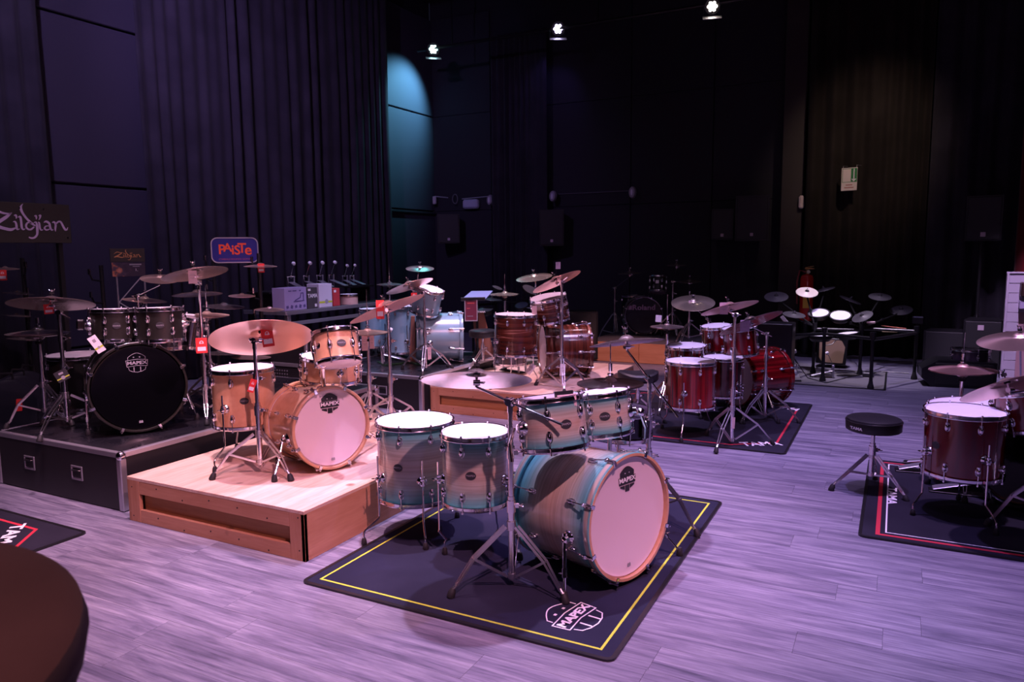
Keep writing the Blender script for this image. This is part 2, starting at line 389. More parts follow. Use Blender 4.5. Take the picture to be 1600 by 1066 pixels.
# ------------------------------------------------------------------ text and marks
def text(s, size, M, m, parent, name='lettering', bold=0.0, shear=0.0, depth=.0006, sx=1.0, spacing=1.0):
    cu = bpy.data.curves.new(name, 'FONT'); cu.body = s; cu.size = size; cu.align_x = 'CENTER'; cu.align_y = 'CENTER'
    cu.extrude = depth; cu.offset = bold; cu.shear = shear; cu.resolution_u = 3; cu.space_character = spacing
    t = bpy.data.objects.new('tmp_text', cu); COL.objects.link(t)
    bpy.context.view_layer.update()
    me = bpy.data.meshes.new_from_object(t.evaluated_get(bpy.context.evaluated_depsgraph_get()))
    bpy.data.objects.remove(t); bpy.data.curves.remove(cu)
    me.materials.clear(); me.materials.append(m); me.name = name
    if sx != 1.0:
        for v in me.vertices: v.co.x *= sx
    o = bpy.data.objects.new(name, me); link(o, parent, M); return o
def arc(cx, cy, r, a0, a1, n): return [(cx+r*math.cos(math.radians(a0+(a1-a0)*i/n)), cy+r*math.sin(math.radians(a0+(a1-a0)*i/n))) for i in range(n+1)]
def emblem(parent, M, s, fill, ink, word=None):
    """rounded badge: dome with two notches, a wide band with the word, three blocks below"""
    b = B()
    dome = [(-.41, .14)]+[(-.41+.82*i/10, .30+.20*math.sin(PI*i/10)) for i in range(11)]+[(.41, .14)]
    b.prism([(x*s, y*s) for x, y in dome[::-1]], 0, .0008, M)
    band = [(-.50, .12), (-.47, -.16), (.47, -.16), (.50, .12)]
    b.prism([(x*s, y*s) for x, y in band], 0, .0010, M)
    for x0, x1 in ((-.41, -.15), (-.12, .12), (.15, .41)):
        y0 = -.44+.5*abs((x0+x1)/2)*.6
        b.prism([(x0*s, -.20*s), (x0*s, (y0+(.10 if x0 < -.3 else 0))*s), (x1*s, (y0+(.10 if x1 > .3 else 0))*s), (x1*s, -.20*s)], 0, .0008, M)
    part('emblem', b, fill, parent, WM[parent.name])
    text('MAPEX', .24*s, M @ T(0, -.0*s, .0012), ink, parent, 'emblem_lettering', bold=.006*s, sx=1.25)
    b = B()
    for x in (-.12, .12): b.prism([(x*s-.02*s, .24*s), (x*s+.02*s, .24*s), (x*s+.02*s, .27*s), (x*s-.02*s, .27*s)], .0008, .0014, M)
    part('emblem_dots', b, ink, parent, WM[parent.name])
def emblem_lines(parent, M, s, ink):
    b = B(); wd = .022*s
    dome = [(-.40, .19), (-.40, .28)]+[(-.40+.80*i/10, .30+.20*math.sin(PI*i/10)) for i in range(11)]+[(.40, .28), (.40, .19)]
    b.strip([(x*s, y*s) for x, y in dome], wd, 0, .0010, False, M)
    band = [(-.50, .14), (-.46, -.18), (0, -.13), (.46, -.18), (.50, .14), (0, .19)]
    b.strip([(x*s, y*s) for x, y in band], wd, 0, .0010, True, M)
    low = [(-.40, -.22), (-.36, -.36), (-.2, -.44), (0, -.47), (.2, -.44), (.36, -.36), (.40, -.22)]
    b.strip([(x*s, y*s) for x, y in low], wd, 0, .0010, False, M)
    for x in (-.15, .15): b.strip([(x*s, -.20*s), (x*s, -.45*s)], wd*1.6, 0, .0010, False, M)
    for x in (-.14, .14): b.prism([(x*s-.03*s, .27*s), (x*s+.03*s, .27*s), (x*s+.03*s, .32*s), (x*s-.03*s, .32*s)], 0, .001, M)
    part('emblem_outline', b, ink, parent, WM[parent.name])
    text('MAPEX', .23*s, M @ T(0, -.0*s, .0008), ink, parent, 'emblem_lettering', bold=.008*s, sx=1.25)
def script_logo(parent, M, wd, ink, name='script_lettering'):
    """calligraphic word drawn with a broad nib; wd = total width"""
    S = [
        [(-60, 500, 4), (-30, 470, 10), (10, 438, 24), (70, 402, 38), (130, 397, 34), (220, 425, 30), (300, 430, 22), (345, 412, 6)],
        [(335, 418, 16), (260, 480, 44), (170, 540, 50), (90, 590, 56), (-20, 640, 48), (-60, 655, 16)],
        [(20, 640, 30), (110, 625, 50), (200, 650, 46), (300, 670, 44), (360, 650, 24), (390, 640, 10)],
        [(350, 552, 8), (378, 548, 24), (393, 590, 30), (393, 640, 32), (405, 665, 20), (435, 655, 8)], [(370, 458, 8), (396, 450, 30), (405, 480, 22), (396, 503, 5)],
        [(430, 482, 8), (460, 470, 30), (468, 540, 32), (470, 630, 32), (490, 665, 20), (520, 650, 8)],
        [(517, 272, 4), (487, 310, 24), (482, 360, 38), (510, 430, 34), (570, 515, 34), (630, 570, 36), (675, 605, 18)],
        [(625, 562, 20), (570, 555, 22), (535, 600, 28), (550, 650, 26), (600, 662, 26), (655, 620, 22)],
        [(655, 560, 8), (690, 545, 20), (702, 600, 36), (700, 680, 36), (690, 740, 30), (650, 785, 28), (600, 794, 26), (563, 780, 18)], [(672, 455, 8), (698, 448, 28), (702, 480, 20), (698, 505, 5)],
        [(722, 545, 12), (738, 560, 28), (742, 630, 30), (760, 667, 20), (790, 660, 10)], [(742, 448, 14), (768, 438, 26), (756, 480, 18), (738, 510, 5)],
        [(812, 548, 10), (850, 530, 30), (895, 560, 34), (905, 620, 32), (925, 662, 24), (952, 655, 8)], [(895, 598, 12), (840, 605, 18), (815, 640, 26), (845, 664, 22), (895, 648, 14)],
        [(943, 548, 8), (975, 535, 28), (995, 580, 30), (985, 640, 28), (985, 685, 5)], [(992, 575, 18), (1040, 530, 24), (1080, 532, 30), (1110, 590, 34), (1140, 648, 34), (1172, 652, 22), (1190, 612, 6)]]
    k = wd/1250.0; b = B()
    for st in S:
        pts = []
        for i in range(len(st)-1):
            p0 = Vector(st[max(i-1, 0)]); p1 = Vector(st[i]); p2 = Vector(st[i+1]); p3 = Vector(st[min(i+2, len(st)-1)])
            for j in range(4):
                t = j/4
                pts.append(.5*((2*p1)+(p2-p0)*t+(2*p0-5*p1+4*p2-p3)*t*t+(3*p1-p0-3*p2+p3)*t*t*t))
        pts.append(Vector(st[-1])); n = len(pts); L = []; R_ = []
        for i, p in enumerate(pts):
            tg = pts[min(i+1, n-1)]-pts[max(i-1, 0)]; nn = Vector((-tg.y, tg.x)).normalized()*max(2, p.z/2)
            L.append(((p.x+nn.x-565)*k, -(p.y+nn.y-560)*k)); R_.append(((p.x-nn.x-565)*k, -(p.y-nn.y-560)*k))
        vs = [(x, y, z) for z in (0, .003) for x, y in L+R_]
        m2 = 2*n
        fs = [(m2+i, m2+i+1, m2+n+i+1, m2+n+i) for i in range(n-1)]+[(n+i, n+i+1, i+1, i) for i in range(n-1)]
        fs += [(i, i+1, m2+i+1, m2+i) for i in range(n-1)]+[(m2+n+i, m2+n+i+1, n+i+1, n+i) for i in range(n-1)]+[(0, m2, m2+n, n), (n-1, 2*n-1, m2+2*n-1, m2+n-1)]
        b.add([M @ Vector(v) for v in vs], fs)
    return part(name, b, ink, parent, WM[parent.name])
# ------------------------------------------------------------------ shared hardware meshes
def lug_mesh(k=1.0):      # local: X outward, Z along the drum axis
    b = B()
    b.lathe([(0, -.001), (.0105*k, -.001), (.0105*k, .002), (0, .002)], 12, RY(90) @ Matrix.Diagonal((1.9, 1, 1, 1)))
    b.sph((.006*k, 0, 0), .010*k, 12, (.95, .85, 1.75))
    b.cyl((.009*k, 0, -.012*k), (.009*k, 0, .020*k), .0045*k, n=8)
    me = b.mesh('lug'); me.materials.append(CHR); return me
LUG = lug_mesh(1.4)
def tube_lug_mesh():
    b = B(); b.cyl((.008, 0, -.02), (.008, 0, .02), .006, n=8); b.cyl((0, 0, -.012), (.008, 0, -.012), .005, n=8); b.cyl((0, 0, .012), (.008, 0, .012), .005, n=8)
    me = b.mesh('lug'); me.materials.append(CHR); return me
def claw_mesh(m):         # local: Y outward radial, Z towards the drum's near end, origin at hoop outer face
    b = B(); b.box((0, .004, -.012), (.020, .007, .052), None, .003); b.box((0, -.008, .015), (.020, .026, .006), None, .002)
    b.sph((0, .010, -.024), .011, 8); b.cyl((0, .011, -.036), (0, .011, .022), .004, n=6)
    me = b.mesh('claw_hook'); me.materials.append(m); return me
CLAW = claw_mesh(CHR); CLAWB = claw_mesh(BLKM)
def wing_mesh():          # local: Z along the bolt
    b = B(); b.cyl((0, 0, 0), (0, 0, .012), .006, n=8)
    for s in (-1, 1): b.tube([(0, 0, .006), (s*.012, 0, .012), (s*.017, 0, .022)], [.004, .004, .0025], 6)
    me = b.mesh('wing_nut'); me.materials.append(CHR); return me
WING = wing_mesh()
def rubber_mesh():        # local: Z up, foot bottom at 0
    b = B(); b.lathe([(0, 0), (.017, 0), (.019, .006), (.016, .030), (.010, .044), (0, .046)], 12)
    me = b.mesh('rubber_foot'); me.materials.append(RUB); return me
RUBF = rubber_mesh()
def inst(name, me, parent, M): return part(name, me, None, parent, M)
def alongz(c, z, y=None): return frame(c, z, y)

# ------------------------------------------------------------------ drums
def drum(name, label, cat, C, N, D, Hh, shell, top=HEADW, bot=HEADC, lugs=8, ba=0, badge=True, group=None, hoopm=None, base=None, seg=40, a0=None, word=True, both=True):
    """C centre, N axis towards the batter head"""
    hoopm = hoopm or CHR
    C = Vector(C); N = Vector(N).normalized()
    tc = (CAM-C); M0 = frame(C, N, tc)         # Y of the frame faces the camera
    M = M0 @ RZ(-90)                           # X faces the camera
    M = M0 @ RZ(90)
    t = thing(name, label, cat, base if base is not None else C-N*Hh/2, group)
    R = D/2; h = Hh/2
    part('shell', B().lathe([(R-.008, -h), (R, -h), (R, h), (R-.008, h)], seg, None, True), shell, t, M, False)
    def hd_(z, s):
        return B().lathe([(0, z+s*.010), (R*.5, z+s*.0100), (R-.006, z+s*.010), (R+.001, z+s*.006), (R+.002, z-s*.004), (R-.004, z-s*.004)] if s > 0 else [(0, z+s*.010), (R-.006, z+s*.010), (R+.001, z+s*.006), (R+.002, z-s*.004), (R-.004, z-s*.004)], seg)
    part('batter_head', hd_(h, 1), top, t, M, False); part('resonant_head', hd_(-h, -1), bot, t, M, False)
    for s in (1, -1):
        z = s*h
        pr = [(R+.004, z-s*.010), (R+.013, z-s*.010), (R+.0135, z-s*.007), (R+.006, z-s*.005), (R+.0055, z+s*.010), (R+.011, z+s*.014), (R+.0105, z+s*.016), (R+.003, z+s*.013), (R+.003, z-s*.008)]
        part('hoop', B().lathe(pr, seg, None, True), hoopm, t, M, False)
    short = Hh < .19
    offs = (0,) if short else (h-.058, -(h-.058))
    if a0 is None: a0 = 180.0/lugs
    for i in range(lugs):
        a = a0+360.0*i/lugs
        for z in offs:
            inst('lug', LUG, t, M @ RZ(a) @ T(R, 0, z))
        x = R+.010
        for s in (1, -1):
            b = B(); b.cyl((x, 0, s*(h+.016)), (x, 0, s*(.0 if short else h-.045)), .0028, n=6); b.cyl((x, 0, s*(h+.014)), (x, 0, s*(h+.024)), .0055, n=6)
            part('tension_rod', b, CHR, t, M @ RZ(a), False)
    if badge:
        sz = .021 if Hh > .16 else .018
        Mb = M @ RZ(ba) @ T(R+.0008, 0, 0) @ RY(90) @ RZ(90)
        g = part('badge', B().lathe([(0, 0), (sz*1.0, 0), (sz*.95, .0016), (0, .002)], 20, Matrix.Diagonal((1.25, 1, 1, 1))), DKP, t, Mb, False)
        if word: text('MAPEX', sz*.62, Mb @ T(0, 0, .0022), GRYP, g, 'badge_lettering', sx=1.1)
    t['r'] = R; del t['r']
    return t, M
def ftom(label, px, py, d, D, Hh, shell, feet, zf, ba=0, lugs=8, group=None, word=True, badge=True, name='floor_tom', a0=None, tilt=None, legh=.2, top=HEADW):
    top_c = P(px, py, d); N = Vector(tilt).normalized() if tilt is not None else Vector((0, 0, 1)); C = top_c-N*Hh/2
    base = Vector((C.x, C.y, zf))
    t, M = drum(name, label, 'drum', C, N, D, Hh, shell, lugs=lugs, ba=ba, group=group, base=base, word=word, badge=badge, a0=a0, top=top)
    R = D/2; zb = C.z-Hh/2
    for f in feet:
        if len(f) == 2: fp = F(f[0], f[1], zf)
        else: fp = base+Vector((math.cos(math.radians(f[0])), math.sin(math.radians(f[0])), 0))*(R+.07)
        dr = Vector((fp.x-C.x, fp.y-C.y, 0)); L = dr.length; dr.normalize()
        if L > R+.13 or L < R: fp = Vector((C.x, C.y, zf))+dr*(R+.075)
        q0 = Vector((C.x, C.y, 0))+dr*(R+.026)
        zt = zb+Hh*.62
        b = B().tube([(q0.x, q0.y, zt), (q0.x, q0.y, zf+.135), (q0+dr*.004+Vector((0, 0, zf+.125))), (fp.x-dr.x*.008, fp.y-dr.y*.008, zf+.075), (fp.x, fp.y, zf+.062), (fp.x, fp.y, zf+.03)], .0052, 8)
        lg = part('leg', b, CHR, t)
        inst('rubber_foot', RUBF, lg, T(fp.x, fp.y, zf) @ Matrix.Scale(.82, 4))
        zc = zb+min(.13, Hh*.36)
        Mx = frame(Vector((C.x, C.y, zc))+dr*R, dr)
        b = B().lathe([(0, 0), (.028, 0), (.026, .006), (.016, .014), (.015, .030), (.008, .036), (0, .037)], 16)
        b.box((0, .0, .024), (.022, .046, .020), None, .004)
        bk = part('leg_bracket', b, CHR, t, Mx, False)
        inst('wing_nut', WING, bk, Mx @ T(0, 0, .034))
    return t
def bass(label, px, py, d, heading, D, Hh, shell, hoopm, front, claws=8, spurs=(), zf=0.0, inlay=None, logo=None, claw=None, group=None, lift=.012, chr_hoop=False, pitch=2.0, rear=HEADC, a0=None, hoopin=None):
    """front hoop centre is seen at the pixel, heading of the front head's normal"""
    claw = claw or CLAW
    c = P(px, py, d); N = hd(heading); N = (N+Vector((0, 0, math.tan(math.radians(pitch))))).normalized()
    R = D/2; c.z = zf+R+.02+lift+Hh*math.sin(math.radians(pitch))*.4
    C = c-N*(Hh/2+.03)
    M = frame(C, N)
    t = thing('bass_drum', label, 'drum', (C.x, C.y, zf), group)
    h = Hh/2; seg = 56
    part('shell', B().lathe([(R-.010, -h), (R, -h), (R, h), (R-.010, h)], seg, None, True), shell, t, M, False)
    for s, m, nm in ((1, front, 'front_head'), (-1, rear, 'batter_head')):
        pr = [(0, s*(h+.006)), (R-.02, s*(h+.006)), (R-.004, s*(h+.010)), (R+.004, s*(h+.004)), (R+.004, s*(h-.006)), (R, s*(h-.006))]
        part(nm, B().lathe(pr, seg), m, t, M, False)
        z0 = s*(h-.012); z1 = s*(h+.028)
        hp = part('hoop', B().lathe([(R+.006, z0), (R+.018, z0), (R+.020, z0+s*.003), (R+.020, z1-s*.004), (R+.016, z1), (R+.006, z1), (R+.004, z1-s*.003), (R+.004, z0+s*.003)], seg, None, True), hoopm, t, M, False)
        if inlay: part('hoop_inlay', B().lathe([(R+.0195, z0+s*.011), (R+.0212, z0+s*.012), (R+.0212, z1-s*.013), (R+.0195, z1-s*.012)], seg, None, True), inlay, hp, M, False)
        if hoopin: part('hoop_bare_edge', B().lathe([(R+.0035, z1-s*.034), (R+.0035, z1+s*.0003), (R+.0165, z1+s*.0006), (R+.0165, z1), (R+.0045, z1-s*.0005)], seg), hoopin, hp, M, False)
    if a0 is None: a0 = 90+180.0/claws
    for i in range(claws):
        a = a0+360.0*i/claws
        for s in (1, -1):
            Mr = M @ RZ(a-90)
            if s < 0: Mr = Mr @ RY(180)
            inst('claw_hook', claw, t, Mr @ T(0, R+.0205, h+.016))
            part('tension_rod', B().cyl((0, R+.028, h-.02), (0, R+.014, h-.105), .0032, n=6), CHR, t, Mr, False)
            inst('lug', LUG, t, Mr @ T(0, R, h-.105) @ RZ(90))
    for (fx, fy, side) in spurs:       # foot pixel; side = +1 / -1 side of the drum (sign along frame X), bracket near the front
        fp = F(fx, fy, zf)
        bp = M @ Vector((side*R*.97, -R*.20, h-.115)); bo = (bp-(M @ Vector((0, 0, h-.115)))).normalized()
        Mb = frame(bp, bo)
        bk = part('spur_bracket', B().lathe([(0, 0), (.034, 0), (.030, .008), (.020, .016), (.019, .034), (.010, .042), (0, .043)], 18), CHR, t, Mb, False)
        s0 = bp+bo*.030
        if (fp-s0).length > .62: fp = Vector((s0.x, s0.y, zf))+(Vector((fp.x-s0.x, fp.y-s0.y, 0)).normalized()*.25)
        mid = s0.lerp(fp, .55)
        b = B().cyl(s0+(s0-fp).normalized()*.03, mid, .0095, n=10); b.cyl(mid+(s0-fp).normalized()*.02, mid-(s0-fp).normalized()*.02, .0125, n=10); b.cyl(mid, fp+Vector((0, 0, .02)), .0062, n=8)
        sp = part('spur', b, CHR, t)
        inst('wing_nut', WING, sp, frame(mid, bo.cross(s0-fp)))
        inst('rubber_foot', RUBF, sp, T(fp.x, fp.y, zf) @ Matrix.Scale(.95, 4))
    if logo:
        kind, s = logo
        fh = [o for o in t.children if o.name.startswith('front_head')][0]
        if kind == 'badge': emblem(fh, M @ T(0, R*.62, h+.0075), s, DKP, WHL)
        elif kind == 'lines': emblem_lines(fh, M @ T(0, R*.58, h+.0075), s, GRYP)
        b = B().prism([(-.012, -.01), (.012, -.01), (.012, .002), (.006, .008), (0, .003), (-.006, .008), (-.012, .002)], 0, .0008, M @ T(0, -R*.82, h+.0085))
        part('small_crown_mark', b, GRYP, fh, WM[fh.name])
    return t, M
# ------------------------------------------------------------------ stands
CHRT = mat('chrome_tube', (.80, .78, .82), .20, 1.0)
CHRL = mat('chrome_legs', (.72, .70, .74), .30, 1.0)
def tripod(t, base, hc, spread, hh, az, double=True, m=None, foot=1.0, kink=True):
    m = m or CHRL; base = Vector(base)
    part('leg_collar', B().cyl(base+Vector((0, 0, hc-.02)), base+Vector((0, 0, hc+.022)), .021, n=14), m, t)
    part('leg_hub', B().cyl(base+Vector((0, 0, hh-.012)), base+Vector((0, 0, hh+.012)), .019, n=14), m, t)
    for k in range(3):
        a = math.radians(az+120*k); dr = Vector((math.cos(a), math.sin(a), 0)); sd = Vector((-dr.y, dr.x, 0))
        A = base+dr*.030+Vector((0, 0, hc)); Fp = base+dr*spread+Vector((0, 0, .022))
        K = A.lerp(Fp, .52)+dr*.018+Vector((0, 0, .012)) if kink else A.lerp(Fp, .5)
        b = B()
        if double:
            for s in (-1, 1):
                b.bar(A+sd*s*.012, K+sd*s*.012, .003, .013, sd); b.bar(K+sd*s*.012, Fp+sd*s*.007-dr*.03+Vector((0, 0, .03)), .003, .011, sd)
            b.cyl(K-sd*.016, K+sd*.016, .004, n=6)
            b.cyl(Fp-dr*.035+Vector((0, 0, .034)), Fp, .008, n=8)
        else:
            b.bar(A, Fp, .014, .006, sd)
        Hb = base+dr*.026+Vector((0, 0, hh))
        lg = part('leg', b, m, t)
        b = B()
        if double:
            for s in (-1, 1): b.bar(Hb+sd*s*.008, K+sd*s*.009, .0025, .010, sd)
        else: b.bar(Hb, K, .010, .004, sd)
        part('brace', b, m, t)
        q0 = Fp-Vector((0, 0, .022))
        Mf = frame(q0, (A-Fp).normalized()+Vector((0, 0, 1.2)))
        Mf = Mf @ Matrix.Scale(foot, 4)
        inst('rubber_foot', RUBF, lg, Mf)
def pole(t, base, zs, rs, m=None):
    rs = [r*1.14 for r in rs]; m = m or CHRT
    for i in range(len(rs)):
        z0, z1 = zs[i], zs[i+1]
        part(('lower_tube', 'middle_tube', 'upper_tube', 'upper_tube')[i], B().cyl((base[0], base[1], z0), (base[0], base[1], z1+.002), rs[i], n=14), m, t)
        if i < len(rs)-1:
            b = B().cyl((base[0], base[1], z1-.045), (base[0], base[1], z1+.012), rs[i]+.0055, n=14); b.cyl((base[0], base[1], z1+.012), (base[0], base[1], z1+.03), rs[i]+.001, n=12)
            b.box((base[0]+.02*RT.x, base[1]+.02*RT.y, z1-.015), (.034, .014, .024), Matrix.Rotation(YAW, 3, 'Z'), .003)
            cl = part('height_clamp', b, m, t)
            inst('wing_nut', WING, cl, frame(Vector((base[0], base[1], z1-.015))+RT*.034, RT, (0, 0, 1)))
def tilter(t, C, N, frm):
    """holder from frm up to the cymbal at C with normal N"""
    C = Vector(C); N = Vector(N)
    s0 = C-N*.055
    b = B().cyl(s0, C+N*.055, .0036, n=8); b.sph(s0, .012, 10); b.cyl(s0-N*.0, C-N*.016, .0075, n=10)
    b.cyl(Vector(frm), s0, .0085, n=10)
    y = N.cross((0, 0, 1)); y = y.normalized() if y.length > .1 else RT
    b.cyl(s0-y*.016, s0+y*.016, .014, n=12)
    tl = part('tilter', b, CHR, t)
    inst('wing_nut', WING, tl, frame(s0+y*.016, y))
    b = B().lathe([(0, -.018), (.015, -.018), (.016, -.006), (0, -.006)], 12, frame(C, N)); b.lathe([(0, .022), (.013, .022), (.014, .036), (0, .036)], 12, frame(C, N))
    part('felt_washer', b, FELT, t)
    inst('wing_nut', WING, t, frame(C+N*.036, N))
CPROF = None
def cymbal(label, C, N, D, m=BRZ, group=None, name='cymbal', bell=.10, seg=64, mark=None):
    """C = middle of the bow plane under the bell"""
    R = D/2; hb = R*.11; rb = R*.21
    M = frame(C, N)
    up = [(R, 0), (R*.85, hb*.28), (R*.6, hb*.62), (R*.36, hb*.86), (rb*1.08, hb*.97), (rb, hb*1.05), (rb*.86, hb*1.35), (rb*.6, hb*1.75), (rb*.3, hb*1.98), (.006, hb*2.05)]
    dn = [(r, z-.0016) for r, z in up[::-1]]
    b = B().lathe(up+dn, seg, T(0, 0, -hb*1.6), True)
    o = part(name, b, m, None, M, False)
    tag(o, label, 'cymbal', group)
    return o
def cym(px, py, wpx, d, ang, ratio, top, label, m=BRZ, group=None, name='cymbal', over=None):
    C = P(px, py, d) if over is None else PH(px, py, dep(F(*over)))
    N = nrm(px, py, ang, ratio, top); D = wpx*(C-CAM).dot(FW)/FPX
    cymbal(label, C, N, D, m, group, name); return C, N, D
def cstand(label, bx, by, zf, C, N, az=30, hc=.33, spread=.27, hh=.13, J=None, tail=.22, group=None, cuts=None, drop=.0, name='cymbal_stand', d=None):
    """bx,by: floor pixel under the pole (zf = floor level); J = (px,py) of the boom joint or None"""
    base = F(bx, by, zf) if d is None else Vector((PH(bx, by, d).x, PH(bx, by, d).y, zf))
    if J is not None: ztop = PH(J[0], J[1], dep(base)).z
    else: ztop = (Vector(C)-Vector(N)*.075).z-.03
    t = thing(name, label, 'stand', base, group)
    tripod(t, base, hc, spread, hh, az)
    c1 = cuts or (.5, .8)
    zs = [zf+hh-.02, zf+(ztop-zf)*c1[0], zf+(ztop-zf)*c1[1], ztop]
    pole(t, base, zs, (.0135, .0110, .0090))
    C = Vector(C); N = Vector(N)
    top = Vector((base.x, base.y, ztop))
    if J is None:
        tilter(t, C, N, top)
    else:
        s0 = C-N*.055-Vector((0, 0, .02))
        u = (s0-top).normalized()
        b = B().cyl(top-u*tail, s0, .0065, n=10); part('boom_arm', b, CHR, t)
        b = B().cyl(top-u*.024, top+u*.024, .015, n=12); y = u.cross((0, 0, 1)).normalized(); b.cyl(top-y*.022, top+y*.022, .017, n=14); b.cyl(top-Vector((0, 0, .05)), top, .013, n=12)
        bc = part('boom_clamp', b, CHR, t); inst('wing_nut', WING, bc, frame(top+y*.022, y))
        tilter(t, C, N, s0)
    return t
def hihat(label, bx, by, zf, px, py, wpx, ratio, ctop, cbot, m=BRZ, rod=.22, ang=0, az=20, group=None, gap=.022, hc=.28, spread=.24, pedal_h=None, d=None):
    base = F(bx, by, zf) if d is None else Vector((PH(bx, by, d).x, PH(bx, by, d).y, zf))
    c = PH(px, py, dep(base)); C = Vector((base.x, base.y, c.z)); D = wpx*(C-CAM).dot(FW)/FPX
    N = nrm(px, py, ang, ratio, True) if ratio else Vector((0, 0, 1)); N = (N*.35+Vector((0, 0, 1))*.65).normalized()
    gap = .352*D/2+.006
    cymbal(ctop, C, N, D, m, group); cymbal(cbot, C-Vector((0, 0, gap)), -N+Vector((0, 0, 0)), D, m, group)
    t = thing('hi_hat_stand', label, 'stand', base)
    tripod(t, base, hc, spread, .10, az)
    z1 = C.z-gap-.03
    pole(t, base, [zf+.08, zf+(z1-zf)*.55, z1], (.0135, .0110))
    part('pull_rod', B().cyl((base.x, base.y, z1-.02), (base.x, base.y, C.z+rod), .0033, n=8), CHR, t)
    part('clutch', B().cyl((base.x, base.y, C.z+.035), (base.x, base.y, C.z+.075), .011, n=12).cyl((base.x, base.y, C.z+.012), (base.x, base.y, C.z+.022), .017, n=12), CHR, t)
    part('felt_seat', B().cyl((base.x, base.y, z1-.005), (base.x, base.y, z1+.012), .024, n=14), FELT, t)
    if pedal_h is not None:
        M = Matrix.Translation(base) @ RZ(pedal_h)
        part('footboard', B().box((0, .17, .05), (.085, .27, .010), Matrix.Rotation(math.radians(-14), 3, 'X'), .003), ALU, t, M, False)
        part('base_plate', B().box((0, .17, .010), (.07, .32, .006), None, .002), BLKM, t, M, False)
        part('side_rod', B().cyl((-.04, .02, .08), (-.04, .02, .012), .004, n=6).cyl((.04, .02, .08), (.04, .02, .012), .004, n=6), CHR, t, M, False)
    return base
def pedal(label, M, group=None, accent=None):
    """bass drum pedal: Y towards the player, Z up"""
    t = bpy.data.objects.new('drum_pedal', None); t.empty_display_size = .05; link(t, None, M); tag(t, label, 'pedal', group)
    part('base_plate', B().box((0, .14, .006), (.09, .34, .008), None, .002), BLKM, t, M, False)
    part('footboard', B().box((0, .145, .060), (.088, .30, .009), Matrix.Rotation(math.radians(-16), 3, 'X'), .003), ALU if accent is None else accent, t, M, False)
    for s in (-1, 1): part('post', B().box((s*.052, -.01, .095), (.012, .028, .18), None, .003), ALU, t, M, False)
    part('axle', B().cyl((-.066, -.01, .178), (.066, -.01, .178), .008, n=10).cyl((-.016, -.01, .178), (.016, -.01, .178), .022, n=14), CHR, t, M, False)
    sh = part('beater_shaft', B().cyl((0, -.01, .178), (0, .075, .36), .004, n=8), CHR, t, M, False)
    part('beater_head', B().lathe([(0, -.022), (.022, -.020), (.026, 0), (.022, .020), (0, .022)], 14, T(0, .08, .365) @ RX(65)), WHT, sh, M, False)
    part('spring', B().cyl((.06, -.01, .17), (.06, .01, .05), .007, n=8), CHR, t, M, False)
    return t
def throne(label, base, zf, zs, D=.33, th=.085, az=20, word=None, saddle=False, group=None, spread=.25):
    base = Vector(base); t = thing('drum_throne', label, 'stool', base, group)
    if not saddle:
        R = D/2
        b = B().lathe([(0, zs-th), (R-.012, zs-th), (R-.002, zs-th+.008), (R, zs-.022), (R-.006, zs-.008), (R-.022, zs-.001), (0, zs+.002)], 44, T(base.x, base.y, 0))
        st = part('seat', b, SEAT, t)
        part('seat_piping', B().lathe([(R-.003, zs-.026), (R+.0025, zs-.024), (R+.0025, zs-.020), (R-.003, zs-.018)], 44, T(base.x, base.y, 0), True), BLKP, st)
    else:
        b = B(); n = 28; prof = []
        vs = []
        for ring, (k, z) in enumerate(((.90, zs-.07), (1.0, zs-.05), (1.0, zs-.015), (.88, zs), (.4, zs-.012), (.001, zs-.018))):
            for i in range(n):
                a = 2*PI*i/n; r = k*(.19*(1+.10*math.cos(2*a)-.16*max(0, math.cos(a))**6)); x = r*math.cos(a); y = r*math.sin(a)*1.05
                vs.append(Vector((base.x, base.y, 0))+RT*y+FH*x*.85+Vector((0, 0, z+(.035*(y/.19)**2 if ring > 1 else 0))))
        b.add(vs, [(r*n+i, r*n+(i+1) % n, (r+1)*n+(i+1) % n, (r+1)*n+i) for r in range(5) for i in range(n)]+[tuple(range(n))[::-1]])
        st = part('seat', b, SEAT, t)
    part('seat_plate', B().cyl((base.x, base.y, zs-th-.012), (base.x, base.y, zs-th+.002), .06, n=16), BLKM, t)
    pole(t, base, [zf+.10, zf+(zs-zf)*.58, zs-th-.01], (.0145, .011))
    tripod(t, base, (zs-zf)*.50, spread, .11, az, kink=False)
    if word:
        vd = (CAM-base); vd.z = 0; vd.normalize(); vd = Matrix.Rotation(math.radians(word), 3, 'Z') @ vd
        text('TAMA', .024, frame(base+vd*(D/2+.0008)+Vector((0, 0, zs-.055)), vd), WHL, st, 'seat_lettering', bold=.0008, sx=1.3)
    return t
def cyc(sub):
    o = [o for o in bpy.data.objects if sub in o.get('label', '')][0]
    return WM[o.name].translation.copy() if 'cymbal' in o.name else WM[o.name].translation.copy()
